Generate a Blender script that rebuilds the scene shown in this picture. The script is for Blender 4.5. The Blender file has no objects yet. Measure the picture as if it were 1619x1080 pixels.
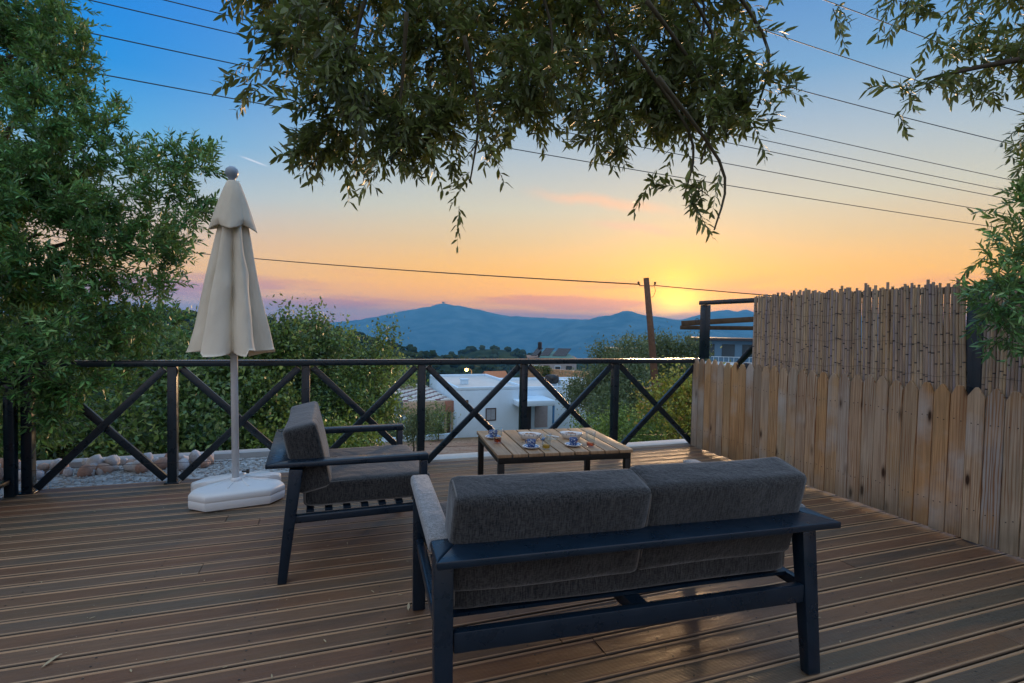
import bpy, bmesh, math, random
import numpy as np
from mathutils import Vector, Matrix
random.seed(7); RNG = np.random.default_rng(11)
SC = bpy.context.scene; COL = SC.collection
PI = math.pi
def lin(r, g, b):
    f = lambda c: ((c/255)/12.92 if c/255 <= .04045 else ((c/255+.055)/1.055)**2.4)
    return (f(r), f(g), f(b), 1.0)

# ------------------------------------------------------------ camera
CAM_R = Vector((0.94291, -0.33251, 0.01943)); 
def set_camera():
    yaw, pitch, roll, h, f = -0.3388995, -0.0307714, 0.0194432, 1.26987, 827.3075
    fw = Vector((-math.sin(yaw)*math.cos(pitch), math.cos(yaw)*math.cos(pitch), math.sin(pitch)))
    r = Vector((math.cos(yaw), math.sin(yaw), 0)); u = r.cross(fw)
    c, s = math.cos(roll), math.sin(roll)
    r, u = c*r + s*u, -s*r + c*u
    cd = bpy.data.cameras.new('camera'); cam = bpy.data.objects.new('camera', cd); COL.objects.link(cam)
    M = Matrix.Identity(4)
    for i in range(3):
        M[i][0], M[i][1], M[i][2] = r[i], u[i], -fw[i]
    M[0][3], M[1][3], M[2][3] = 0, 0, h
    cam.matrix_world = M
    cd.sensor_width = 36; cd.lens = f/1619*36; cd.clip_start = .05; cd.clip_end = 60000
    SC.camera = cam
set_camera()

# ------------------------------------------------------------ sky and sun
SUN_AZ = math.radians(36.8)             # clockwise from +Y
SUN_EL = math.radians(2.6)
def set_world():
    w = bpy.data.worlds.new('World'); SC.world = w; w.use_nodes = True
    nt = w.node_tree; N = nt.nodes; L = nt.links; N.clear()
    out = N.new('ShaderNodeOutputWorld')
    tc = N.new('ShaderNodeTexCoord'); D = tc.outputs['Generated']
    def m(op, a, b=None, c=None, clamp=False):
        n = N.new('ShaderNodeMath'); n.operation = op; n.use_clamp = clamp
        for i, v in enumerate((a, b, c)):
            if v is None: continue
            if isinstance(v, (int, float)): n.inputs[i].default_value = v
            else: L.new(v, n.inputs[i])
        return n.outputs[0]
    def vdot(v):
        n = N.new('ShaderNodeVectorMath'); n.operation = 'DOT_PRODUCT'; L.new(D, n.inputs[0]); n.inputs[1].default_value = v
        return n.outputs['Value']
    def ramp(fac, stops, interp='B_SPLINE'):
        n = N.new('ShaderNodeValToRGB'); L.new(fac, n.inputs[0]); cr = n.color_ramp; cr.interpolation = interp
        while len(cr.elements) < len(stops): cr.elements.new(.5)
        for e, (p, c) in zip(cr.elements, stops): e.position = p; e.color = c
        return n.outputs[0]
    def mix(f, a, b, mode='MIX'):
        n = N.new('ShaderNodeMix'); n.data_type = 'RGBA'; n.blend_type = mode
        if isinstance(f, (int, float)): n.inputs[0].default_value = f
        else: L.new(f, n.inputs[0])
        for s, v in ((6, a), (7, b)):
            if isinstance(v, tuple): n.inputs[s].default_value = v
            else: L.new(v, n.inputs[s])
        return n.outputs[2]
    def sstep(v, a, b):
        n = N.new('ShaderNodeMapRange'); n.interpolation_type = 'SMOOTHSTEP'; L.new(v, n.inputs[0])
        n.inputs[1].default_value = a; n.inputs[2].default_value = b
        return n.outputs[0]
    sx, sy = math.sin(SUN_AZ), math.cos(SUN_AZ)
    z = vdot((0, 0, 1)); t = m('MAXIMUM', z, 0.0)
    hs = vdot((sx, sy, 0)); hl = m('SQRT', m('SUBTRACT', 1.0001, m('MULTIPLY', z, z)))
    a = m('DIVIDE', hs, hl)
    # low cloud bars bend the elevation a little so that the bands are not ruler-straight
    mp = N.new('ShaderNodeMapping'); L.new(D, mp.inputs[0]); mp.inputs['Scale'].default_value = (2.2, 2.2, 26)
    nz = N.new('ShaderNodeTexNoise'); L.new(mp.outputs[0], nz.inputs[0]); nz.inputs['Scale'].default_value = 1.6; nz.inputs['Detail'].default_value = 5
    sun_side = ramp(t, [(0, (.95,.28,.08,1)), (.03, (1.10,.40,.0,1)), (.055, (1.06,.41,.0,1)), (.10, (.86,.41,.04,1)), (.155, (.62,.41,.18,1)), (.215, (.47,.43,.32,1)),
                        (.30, (.30,.36,.40,1)), (.40, (.12,.26,.43,1)), (.53, (.05,.175,.41,1)), (.74, lin(130,170,212)), (1, (.58,.76,.96,1))], 'LINEAR')
    far_side = ramp(t, [(0, (.50,.27,.34,1)), (.03, (.62,.35,.27,1)), (.08, (.72,.42,.17,1)), (.13, (.54,.38,.28,1)), (.20, (.27,.37,.46,1)),
                        (.28, (.05,.27,.52,1)), (.36, (.0,.19,.52,1)), (.48, (0.0,.145,.52,1)), (.74, lin(100,155,212)), (1, (.58,.76,.96,1))], 'LINEAR')
    back = ramp(t, [(0, lin(150,128,140)), (.12, lin(190,168,166)), (.3, lin(196,190,196)), (.6, lin(186,196,214)), (1, (.58,.76,.96,1))], 'LINEAR')
    c = mix(sstep(a, .52, .985), far_side, sun_side)
    c = mix(sstep(a, .42, -.5), c, back)
    # sun glow low over the ridge
    sd = vdot((sx*math.cos(SUN_EL), sy*math.cos(SUN_EL), math.sin(SUN_EL)))
    glow = m('POWER', m('MAXIMUM', sd, 0), 240)
    c = mix(m('MULTIPLY', glow, .5), c, (1.5, .58, .0, 1))
    g2 = m('POWER', m('MAXIMUM', sd, 0), 1300)
    c = mix(m('MULTIPLY', g2, .85), c, (2.6, 1.35, .06, 1))
    # cloud bars near the horizon
    band = m('MULTIPLY', sstep(nz.outputs[0], .47, .60), m('MULTIPLY', sstep(z, .005, .03), sstep(z, .105, .05)))
    c = mix(m('MULTIPLY', band, .8), c, mix(sstep(a, .5, .98), lin(150,110,140), (.75,.20,.08,1)))
    # one thin pink wisp and a short contrail, fixed by direction
    def wisp(cen, tan, L0, W0, fac, col, seed):
        nonlocal c
        cx = Vector(cen).normalized(); tx = Vector(tan); tx = (tx - cx*tx.dot(cx)).normalized(); ty = cx.cross(tx)
        fr = vdot(cx); u = m('DIVIDE', vdot(tx), fr); v = m('DIVIDE', vdot(ty), fr)
        mm = N.new('ShaderNodeCombineXYZ'); L.new(u, mm.inputs[0]); L.new(v, mm.inputs[1]); mm.inputs[2].default_value = seed
        n2 = N.new('ShaderNodeTexNoise'); L.new(mm.outputs[0], n2.inputs[0]); n2.inputs['Scale'].default_value = 14; n2.inputs['Detail'].default_value = 6
        vv = m('ADD', v, m('MULTIPLY', m('SUBTRACT', n2.outputs[0], .5), W0*2.2))
        e1 = sstep(m('ABSOLUTE', vv), W0, 0.0); e2 = sstep(m('ABSOLUTE', u), L0, L0*.25)
        k = m('MULTIPLY', m('MULTIPLY', e1, e2), fac); k = m('MULTIPLY', k, sstep(fr, .2, .5))
        c = mix(k, c, col)
    wisp(WISP[0], WISP[1], .17, .016, .5, lin(236, 168, 124), 3.1)
    wisp(WISP[2], WISP[1], .12, .012, .45, lin(214, 160, 140), 8.4)
    wisp(WISP[3], WISP[4], .026, .0022, .6, lin(205, 205, 215), 5.2)
    bg = N.new('ShaderNodeBackground'); L.new(c, bg.inputs[0]); bg.inputs[1].default_value = SKY_GAIN
    sky = N.new('ShaderNodeTexSky'); sky.sky_type = 'NISHITA'; sky.sun_disc = False
    sky.sun_elevation = SUN_EL; sky.sun_rotation = SUN_AZ; sky.altitude = 300; sky.dust_density = 2
    b2 = N.new('ShaderNodeBackground'); L.new(sky.outputs[0], b2.inputs[0]); b2.inputs[1].default_value = .008
    ad = N.new('ShaderNodeAddShader'); L.new(bg.outputs[0], ad.inputs[0]); L.new(b2.outputs[0], ad.inputs[1])
    L.new(ad.outputs[0], out.inputs[0])
    w.cycles.sampling_method = 'MANUAL'; w.cycles.sample_map_resolution = 512
SKY_GAIN = .59
WISP = [(0.4735, 0.8505, 0.2281), (0.930, -0.33, -0.10), (0.530, 0.828, 0.183), (-0.116, 0.9585, 0.260), (0.93, -0.1, -0.27)]
set_world()
sl = bpy.data.lights.new('sun', 'SUN'); sl.energy = 2.2; sl.angle = math.radians(9); sl.color = (1, .62, .32)
so = bpy.data.objects.new('sun', sl); COL.objects.link(so)
so.rotation_euler = Vector((math.sin(SUN_AZ)*math.cos(SUN_EL), math.cos(SUN_AZ)*math.cos(SUN_EL), math.sin(SUN_EL))).to_track_quat('Z', 'Y').to_euler()
so.location = (10, 14, 6)
SC.view_settings.view_transform = 'Standard'; SC.view_settings.look = 'None'
SC.view_settings.gamma = 1; SC.view_settings.use_curve_mapping = False
SC.view_settings.exposure = 1.34
SC.cycles.use_denoising = True; SC.cycles.max_bounces = 12; SC.cycles.transmission_bounces = 12; SC.cycles.glossy_bounces = 4; SC.cycles.diffuse_bounces = 3; SC.cycles.transparent_max_bounces = 16
SC.cycles.volume_bounces = 0; SC.cycles.caustics_reflective = False; SC.cycles.caustics_refractive = False
SC.cycles.sample_clamp_indirect = 4

# ------------------------------------------------------------ object helpers
def tag(o, label=None, cat=None, group=None, kind=None):
    if label: o['label'] = label
    if cat: o['category'] = cat
    if group: o['group'] = group
    if kind: o['kind'] = kind
    return o
def empty(name, loc=(0, 0, 0), rz=0, label=None, cat=None, group=None, kind=None):
    o = bpy.data.objects.new(name, None); COL.objects.link(o); o.location = loc; o.rotation_euler = (0, 0, rz)
    o.empty_display_size = .1
    return tag(o, label, cat, group, kind)
def link(name, me, parent=None, loc=None, rot=None, scale=None, kind=None):
    o = bpy.data.objects.new(name, me); COL.objects.link(o); o.parent = parent
    if loc is not None: o.location = loc
    if rot is not None: o.rotation_euler = rot
    if scale is not None: o.scale = scale
    if kind: o['kind'] = kind
    return o
class MB:
    """collects simple solids for one mesh"""
    def __init__(s): s.v = []; s.f = []
    def add(s, vs, fs):
        n = len(s.v); s.v += [tuple(v) for v in vs]; s.f += [tuple(i+n for i in f) for f in fs]; return s
    def box(s, a, b):
        x0, y0, z0 = a; x1, y1, z1 = b
        return s.add([(x0,y0,z0),(x1,y0,z0),(x1,y1,z0),(x0,y1,z0),(x0,y0,z1),(x1,y0,z1),(x1,y1,z1),(x0,y1,z1)],
                     [(0,3,2,1),(4,5,6,7),(0,1,5,4),(1,2,6,5),(2,3,7,6),(3,0,4,7)])
    def beam(s, p, q, w, h, up=(0, 0, 1), w2=None, h2=None):
        p, q = Vector(p), Vector(q); d = (q-p).normalized(); u = Vector(up)
        r = d.cross(u).normalized(); u = r.cross(d).normalized()
        w2 = w if w2 is None else w2; h2 = h if h2 is None else h2
        vs = []
        for c, ww, hh in ((p, w, h), (q, w2, h2)):
            for a, b in ((-1,-1),(1,-1),(1,1),(-1,1)): vs.append(c + r*a*ww/2 + u*b*hh/2)
        return s.add(vs, [(0,1,2,3),(7,6,5,4),(0,4,5,1),(1,5,6,2),(2,6,7,3),(3,7,4,0)])
    def tube(s, pts, rad, n=6, cap=True):
        pts = [Vector(p) for p in pts]; rad = rad if isinstance(rad, (list, tuple)) else [rad]*len(pts)
        vs = []; fs = []; ref = None
        for i, p in enumerate(pts):
            d = (pts[min(i+1, len(pts)-1)] - pts[max(i-1, 0)]).normalized()
            if ref is None: ref = d.orthogonal().normalized()
            ref = (ref - d*ref.dot(d)).normalized(); b = d.cross(ref)
            for k in range(n):
                a = 2*PI*k/n; vs.append(p + (ref*math.cos(a) + b*math.sin(a))*rad[i])
        for i in range(len(pts)-1):
            for k in range(n): fs.append((i*n+k, i*n+(k+1)%n, (i+1)*n+(k+1)%n, (i+1)*n+k))
        if cap: fs.append(tuple(range(n-1, -1, -1))); fs.append(tuple((len(pts)-1)*n+k for k in range(n)))
        return s.add(vs, fs)
    def lathe(s, prof, n=24, c=(0, 0, 0)):
        vs = []; fs = []
        for r, z in prof:
            for k in range(n):
                a = 2*PI*k/n; vs.append((c[0]+r*math.cos(a), c[1]+r*math.sin(a), c[2]+z))
        for i in range(len(prof)-1):
            for k in range(n): fs.append((i*n+k, i*n+(k+1)%n, (i+1)*n+(k+1)%n, (i+1)*n+k))
        if prof[0][0] > 1e-5: fs.append(tuple(range(n-1, -1, -1)))
        if prof[-1][0] > 1e-5: fs.append(tuple((len(prof)-1)*n+k for k in range(n)))
        return s.add(vs, fs)
    def prism(s, outline, z0, z1):
        n = len(outline)
        return s.add([(x, y, z0) for x, y in outline] + [(x, y, z1) for x, y in outline],
                     [tuple(range(n-1, -1, -1)), tuple(range(n, 2*n))] + [(i, (i+1) % n, (i+1) % n+n, i+n) for i in range(n)])
    def mesh(s, name, mat, bevel=0, smooth=False, seg=2):
        me = bpy.data.meshes.new(name); me.from_pydata(s.v, [], s.f); me.update()
        if bevel:
            bm = bmesh.new(); bm.from_mesh(me)
            es = [e for e in bm.edges if e.is_manifold and e.calc_face_angle(0) > .5]
            bmesh.ops.bevel(bm, geom=es, offset=bevel, segments=seg, affect='EDGES', profile=.5, clamp_overlap=True)
            bm.to_mesh(me); bm.free()
        for m_ in (mat if isinstance(mat, (list, tuple)) else [mat]): me.materials.append(m_)
        if smooth or bevel:
            me.shade_smooth() if hasattr(me, 'shade_smooth') else None
            if bevel or smooth == 'auto':
                try: me.set_sharp_from_angle(angle=math.radians(38))
                except Exception: pass
        return me
    def obj(s, name, mat, parent=None, bevel=0, smooth=False, seg=2, kind=None, **k):
        return link(name, s.mesh(name, mat, bevel, smooth, seg), parent, kind=kind, **k)
def np_mesh(name, V, F, mat, tint=None, smooth=False):
    """mesh from numpy arrays; F is (n,3) or (n,4)"""
    me = bpy.data.meshes.new(name); k = F.shape[1]
    me.vertices.add(len(V)); me.vertices.foreach_set('co', V.astype(np.float32).ravel())
    me.loops.add(F.size); me.loops.foreach_set('vertex_index', F.astype(np.int32).ravel())
    me.polygons.add(len(F)); me.polygons.foreach_set('loop_start', np.arange(0, F.size, k, dtype=np.int32))
    if smooth: me.polygons.foreach_set('use_smooth', np.ones(len(F), dtype=bool))
    me.update(calc_edges=True)
    if tint is not None:
        at = me.attributes.new('tint', 'FLOAT', 'POINT'); at.data.foreach_set('value', tint.astype(np.float32))
    me.materials.append(mat); return me

# ------------------------------------------------------------ materials
class Mat:
    def __init__(s, name, base=(.5,.5,.5,1), rough=.6, spec=.5, metal=0):
        s.m = bpy.data.materials.new(name); s.m.use_nodes = True; s.nt = s.m.node_tree; s.N = s.nt.nodes; s.L = s.nt.links
        s.b = s.N['Principled BSDF']; s.b.inputs['Base Color'].default_value = base; s.b.inputs['Roughness'].default_value = rough
        s.b.inputs['Specular IOR Level'].default_value = spec; s.b.inputs['Metallic'].default_value = metal
        s._c = None
    def coords(s, rand=True, kind='Object'):
        tc = s.N.new('ShaderNodeTexCoord'); o = tc.outputs[kind]
        if not rand: return o
        oi = s.N.new('ShaderNodeObjectInfo'); mu = s.N.new('ShaderNodeVectorMath'); mu.operation = 'SCALE'
        mu.inputs[0].default_value = (37, 23, 11); s.L.new(oi.outputs['Random'], mu.inputs['Scale'])
        ad = s.N.new('ShaderNodeVectorMath'); s.L.new(o, ad.inputs[0]); s.L.new(mu.outputs[0], ad.inputs[1])
        return ad.outputs[0]
    def rnd(s): return s.N.new('ShaderNodeObjectInfo').outputs['Random']
    def noise(s, vec, scale, detail=4, stretch=(1,1,1), rough=.55, dist=0):
        mp = s.N.new('ShaderNodeMapping'); s.L.new(vec, mp.inputs[0]); mp.inputs['Scale'].default_value = stretch
        n = s.N.new('ShaderNodeTexNoise'); s.L.new(mp.outputs[0], n.inputs[0]); n.inputs['Scale'].default_value = scale
        n.inputs['Detail'].default_value = detail; n.inputs['Roughness'].default_value = rough; n.inputs['Distortion'].default_value = dist
        return n.outputs[0]
    def wave(s, vec, scale, dist, detail=2, axis='X', stretch=(1,1,1), prof='SIN', kind='BANDS', dscale=1):
        mp = s.N.new('ShaderNodeMapping'); s.L.new(vec, mp.inputs[0]); mp.inputs['Scale'].default_value = stretch
        n = s.N.new('ShaderNodeTexWave'); n.wave_type = kind; s.L.new(mp.outputs[0], n.inputs[0]); n.wave_profile = prof
        if kind == 'BANDS': n.bands_direction = axis
        n.inputs['Scale'].default_value = scale; n.inputs['Distortion'].default_value = dist; n.inputs['Detail'].default_value = detail
        n.inputs['Detail Scale'].default_value = dscale
        return n.outputs[1]
    def voro(s, vec, scale, stretch=(1,1,1), feat='F1', rnd=1):
        mp = s.N.new('ShaderNodeMapping'); s.L.new(vec, mp.inputs[0]); mp.inputs['Scale'].default_value = stretch
        n = s.N.new('ShaderNodeTexVoronoi'); n.feature = feat; s.L.new(mp.outputs[0], n.inputs[0]); n.inputs['Scale'].default_value = scale
        n.inputs['Randomness'].default_value = rnd
        return n
    def ramp(s, fac, stops, interp='LINEAR'):
        n = s.N.new('ShaderNodeValToRGB'); s.L.new(fac, n.inputs[0]); cr = n.color_ramp; cr.interpolation = interp
        while len(cr.elements) < len(stops): cr.elements.new(.5)
        for e, (p, c) in zip(cr.elements, stops):
            e.position = p; e.color = c if isinstance(c, tuple) else (c, c, c, 1)
        return n.outputs[0]
    def mix(s, f, a, b, mode='MIX'):
        n = s.N.new('ShaderNodeMix'); n.data_type = 'RGBA'; n.blend_type = mode
        if isinstance(f, (int, float)): n.inputs[0].default_value = f
        else: s.L.new(f, n.inputs[0])
        for i, v in ((6, a), (7, b)):
            if isinstance(v, tuple): n.inputs[i].default_value = v
            else: s.L.new(v, n.inputs[i])
        return n.outputs[2]
    def math(s, op, a, b=0, clamp=False):
        n = s.N.new('ShaderNodeMath'); n.operation = op; n.use_clamp = clamp
        for i, v in enumerate((a, b)):
            if isinstance(v, (int, float)): n.inputs[i].default_value = v
            else: s.L.new(v, n.inputs[i])
        return n.outputs[0]
    def sep(s, vec):
        n = s.N.new('ShaderNodeSeparateXYZ'); s.L.new(vec, n.inputs[0]); return n.outputs
    def color(s, c): s.L.new(c, s.b.inputs['Base Color']); return s
    def rough(s, c): s.L.new(c, s.b.inputs['Roughness']); return s
    def bump(s, h, strength=.3, dist=.01, prev=None):
        n = s.N.new('ShaderNodeBump'); s.L.new(h, n.inputs['Height']); n.inputs['Strength'].default_value = strength; n.inputs['Distance'].default_value = dist
        if prev is not None: s.L.new(prev, n.inputs['Normal'])
        s.L.new(n.outputs[0], s.b.inputs['Normal']); return n.outputs[0]
MT = {}
def wood_deck():
    M = Mat('deck_wood', rough=.55); v = M.coords(); loc = M.coords(rand=False)
    g = M.noise(v, 6, 6, (1.2, 26, 4), .65); g2 = M.noise(v, 3.2, 4, (.35, 3, 1)); fine = M.noise(v, 40, 3, (.6, 12, 1))
    tone = M.ramp(M.rnd(), [(0, (.085,.055,.036,1)), (.2, (.16,.082,.042,1)), (.4, (.20,.080,.034,1)), (.6, (.10,.085,.060,1)), (.8, (.145,.098,.065,1)), (1, (.24,.12,.055,1))])
    c = M.mix(M.ramp(g, [(.35, 0), (.7, 1)]), M.mix(.5, tone, (.045,.028,.02,1)), tone)
    c = M.mix(M.ramp(g2, [(.42, 0), (.68, .7)]), c, (.20,.10,.05,1))
    c = M.mix(M.ramp(M.noise(v, 1.3, 3, (.5, 1.4, 1)), [(.5, 0), (.72, .55)]), c, (.075,.072,.045,1))
    kn = M.voro(v, 1.0, (1.7, 12, 1)); k = M.ramp(kn.outputs['Distance'], [(.035, 1), (.075, 0)])
    c = M.mix(k, c, (.02,.012,.008,1))
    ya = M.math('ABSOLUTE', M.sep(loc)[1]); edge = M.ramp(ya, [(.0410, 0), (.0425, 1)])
    c = M.mix(M.math('MULTIPLY', edge, M.ramp(M.noise(v, 3, 3, (.6, 30, 1)), [(.3, .5), (.65, 1)])), c, M.mix(.3, (.56,.35,.20,1), c))
    sp = M.voro(v, 46); c = M.mix(M.math('MULTIPLY', M.ramp(sp.outputs['Distance'], [(.06, 1), (.10, 0)]), M.ramp(M.noise(v, 5, 2), [(.55, 0), (.62, .8)])), c, (.38,.33,.24,1))
    c = M.mix(M.ramp(ya, [(.0538, 0), (.0548, 1)]), c, (.012,.009,.007,1))  # board sides coloured near-black: painted shade for the gaps between boards
    M.color(c)
    M.rough(M.ramp(M.noise(v, 9, 3, (.6, 4, 1)), [(.3, .44), (.75, .70)]))
    rib = M.wave(loc, 1, 0, 0, 'Y', (1, 46, 1))
    ribm = M.math('MULTIPLY', rib, M.ramp(ya, [(.037, 1), (.0385, 0)]))
    n1 = M.bump(ribm, .7, .0016); M.bump(M.math('ADD', g, fine), .45, .002, n1)
    return M.m
def wood_picket():
    M = Mat('fence_wood', rough=.72, spec=.3); v = M.coords(); loc = M.coords(rand=False)
    kv = M.voro(v, 1, (1, 9, 2.8)); kd = kv.outputs['Distance']
    w = M.wave(v, 2.2, 9, 3, 'Y', (1, 9, .42), dscale=1.4)
    g = M.noise(v, 4, 8, (1, 16, .55), .62)
    tone = M.ramp(M.rnd(), [(0, (.36,.28,.20,1)), (.2, (.60,.38,.20,1)), (.4, (.58,.31,.13,1)), (.6, (.46,.37,.28,1)), (.8, (.64,.44,.27,1)), (1, (.42,.38,.34,1))])
    c = M.mix(M.ramp(g, [(.40, 0), (.58, 1)]), M.mix(.42, tone, (.15,.08,.04,1)), tone)
    c = M.mix(M.math('MULTIPLY', M.ramp(w, [(.55, 0), (.92, .9)]), M.ramp(M.noise(v, 2, 2, (3, 1, .8)), [(.42, 0), (.60, 1)])), c, (.27,.12,.045,1))
    c = M.mix(M.ramp(M.noise(v, 2.2, 4, (2, 1, .7)), [(.50, 0), (.72, .75)]), c, (.55,.31,.13,1))
    c = M.mix(M.ramp(M.noise(v, 1.7, 5, (2.4, 1, .9)), [(.56, 0), (.70, .6)]), c, (.52,.50,.47,1))
    c = M.mix(M.ramp(M.noise(v, 1.1, 4, (2, 1, 1)), [(.55, 0), (.75, .5)]), c, (.17,.16,.10,1))
    c = M.mix(M.ramp(kd, [(.07, 1), (.12, .4), (.20, 0)]), c, (.05,.022,.01,1))
    zf = M.sep(loc)[2]; c = M.mix(M.math('MULTIPLY', M.ramp(zf, [(.0, .75), (.22, 0)]), M.ramp(M.noise(v, 6, 3, (2, 1, 1)), [(.3, .4), (.7, 1)])), c, (.10,.085,.055,1))
    M.color(c); n1 = M.bump(g, .55, .004); M.bump(M.ramp(kd, [(.06, 1), (.14, 0)]), .3, .003, n1)
    return M.m
def table_wood():
    M = Mat('table_wood', rough=.5, spec=.4); v = M.coords()
    g = M.noise(v, 5, 6, (16, 1.2, 1), .6)
    tone = M.ramp(M.rnd(), [(0, (.36,.235,.14,1)), (.5, (.43,.28,.165,1)), (1, (.48,.325,.20,1))])
    c = M.mix(M.ramp(g, [(.35, 1), (.65, 0)]), tone, M.mix(.5, tone, (.15,.08,.04,1)))
    c = M.mix(M.ramp(M.voro(v, 1, (9, 4, 1)).outputs['Distance'], [(.05, .8), (.1, 0)]), c, (.1,.05,.025,1))
    M.color(c); M.bump(g, .3, .002); return M.m
def fabric(name, dark, light, rough=.95):
    M = Mat(name, rough=rough, spec=.15); v = M.coords(kind='Object')
    a = M.noise(v, 300, 1, (1, 1, .10)); b = M.noise(v, 300, 1, (.3, .3, 1)); big = M.noise(v, 5, 3)
    t = M.math('ADD', M.math('MULTIPLY', a, .6), M.math('MULTIPLY', b, .4))
    c = M.mix(M.ramp(t, [(.38, 0), (.60, 1)]), dark, light)
    c = M.mix(M.ramp(big, [(.35, .25), (.7, 0)]), c, tuple(x*.6 for x in dark[:3]) + (1,))
    M.color(c); M.b.inputs['Sheen Weight'].default_value = .35; M.b.inputs['Sheen Roughness'].default_value = .5
    n1 = M.bump(t, .5, .0016); M.bump(M.noise(v, 6, 4, dist=.6), .7, .02, n1); return M.m
def paint(name, col, rough=.35, spec=.5, wear=.0, scale=14):
    M = Mat(name, col, rough, spec); v = M.coords()
    n = M.noise(v, scale, 5)
    c = M.mix(M.ramp(n, [(.35, .35), (.65, 0)]), col, tuple(x*.55 for x in col[:3]) + (1,))
    if wear: c = M.mix(M.math('MULTIPLY', M.ramp(M.noise(v, scale*2.5, 6), [(.60, 0), (.68, 1)]), wear), c, (.25,.22,.2,1))
    M.color(c); M.rough(M.ramp(n, [(.3, rough*.75), (.7, min(1, rough*1.35))])); M.bump(M.noise(v, scale*6, 3), .12, .002)
    return M.m
def leafmat(name, cols, rough=.42, trans=.3, spec=.5):
    """cols: ramp over the leaf's own tint; the underside is paler"""
    M = Mat(name, rough=rough, spec=spec)
    at = M.N.new('ShaderNodeAttribute'); at.attribute_name = 'tint'
    c = M.ramp(at.outputs['Fac'], [(i/(len(cols)-1), k) for i, k in enumerate(cols)])
    ge = M.N.new('ShaderNodeNewGeometry'); c2 = M.mix(M.math('MULTIPLY', ge.outputs['Backfacing'], .45), c, (.20,.24,.17,1))
    M.color(c2)
    tr = M.N.new('ShaderNodeBsdfTranslucent'); M.L.new(M.mix(.5, c, (.22,.30,.05,1)), tr.inputs[0])
    mx = M.N.new('ShaderNodeMixShader'); mx.inputs[0].default_value = trans
    out = M.N['Material Output']; M.L.new(M.b.outputs[0], mx.inputs[1]); M.L.new(tr.outputs[0], mx.inputs[2]); M.L.new(mx.outputs[0], out.inputs[0])
    return M.m
def leafmat_obj(name, cols, **k):
    """same leaf for the leaves that are objects of their own: the tint is the object's random value"""
    m_ = leafmat(name, cols, **k); nt = m_.node_tree
    a = [n for n in nt.nodes if n.bl_idname == 'ShaderNodeAttribute'][0]; oi = nt.nodes.new('ShaderNodeObjectInfo')
    for l in list(nt.links):
        if l.from_node == a: nt.links.new(oi.outputs['Random'], l.to_socket)
    return m_
def cane_mat(name, tones, node=(.025,.022,.03,1)):
    M = Mat(name, rough=.45, spec=.4); v = M.coords(); loc = M.coords(rand=False)
    tone = M.ramp(M.rnd(), [(i/(len(tones)-1), t) for i, t in enumerate(tones)])
    c = M.mix(M.ramp(M.noise(v, 5, 5, (2, 2, .6)), [(.4, 0), (.68, .7)]), tone, (.20,.16,.14,1))
    c = M.mix(M.ramp(M.noise(v, 12, 4, (3, 3, .4)), [(.45, 0), (.7, .5)]), c, (.52,.40,.24,1))
    r = M.rnd(); z_ = M.math('ADD', M.math('MULTIPLY', M.sep(loc)[2], 5.2), M.math('MULTIPLY', r, 31.0))
    fr = M.math('FRACT', z_); band = M.math('LESS_THAN', fr, .045)
    k = M.math('MULTIPLY', band, M.ramp(M.noise(v, 30, 2), [(.35, .3), (.55, 1)]))
    c = M.mix(k, c, node); M.color(c); M.bump(M.noise(v, 60, 3, (3, 3, .2)), .2, .001)
    return M.m
def ground_mat():
    M = Mat('hill_ground', rough=.95, spec=.1); v = M.coords(rand=False)
    s = M.sep(v); dirt = M.mix(M.ramp(M.noise(v, .9, 6), [(.35, 0), (.65, 1)]), (.33,.19,.125,1), (.42,.29,.21,1))
    dirt = M.mix(M.ramp(M.noise(v, 7, 5), [(.45, 0), (.62, .7)]), dirt, (.21,.12,.08,1))
    green = M.mix(M.ramp(M.noise(v, .15, 8), [(.4, 0), (.6, 1)]), (.025,.045,.02,1), (.07,.085,.035,1))
    # bare red earth only on the neighbouring plot
    dx = M.math('DIVIDE', M.math('SUBTRACT', s[0], 5.5), 7.5); dy = M.math('DIVIDE', M.math('SUBTRACT', s[1], 22), 8.5)
    rr = M.math('ADD', M.math('MULTIPLY', dx, dx), M.math('MULTIPLY', dy, dy))
    rr = M.math('ADD', rr, M.math('MULTIPLY', M.noise(v, .5, 4), .8))
    f = M.ramp(rr, [(.0, 1), (.62, 1), (1.0, 0)])
    M.color(M.mix(f, green, dirt)); M.bump(M.noise(v, 3, 7), .6, .15)
    return M.m
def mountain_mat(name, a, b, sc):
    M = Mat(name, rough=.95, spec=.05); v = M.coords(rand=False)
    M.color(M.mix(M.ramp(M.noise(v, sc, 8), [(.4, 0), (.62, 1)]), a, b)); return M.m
def wall_mat(name, col, scale=1.2, amt=.35):
    M = Mat(name, col, .85, .2); v = M.coords(rand=False)
    c = M.mix(M.ramp(M.noise(v, scale, 6, (1, 1, .35)), [(.45, 0), (.75, amt)]), col, tuple(x*.6 for x in col[:3]) + (1,))
    c = M.mix(M.ramp(M.noise(v, scale*5, 4), [(.5, 0), (.8, amt)]), c, tuple(x*.75 for x in col[:3]) + (1,))
    M.color(c); M.bump(M.noise(v, 30, 4), .2, .01); return M.m
def simple(name, col, rough=.5, spec=.5, nscale=9, amt=.3, metal=0, bump=.1):
    M = Mat(name, col, rough, spec, metal); v = M.coords()
    M.color(M.mix(M.ramp(M.noise(v, nscale, 5), [(.4, 0), (.7, amt)]), col, tuple(x*.5 for x in col[:3]) + (1,)))
    if bump: M.bump(M.noise(v, nscale*4, 4), bump, .004)
    return M.m
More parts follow.
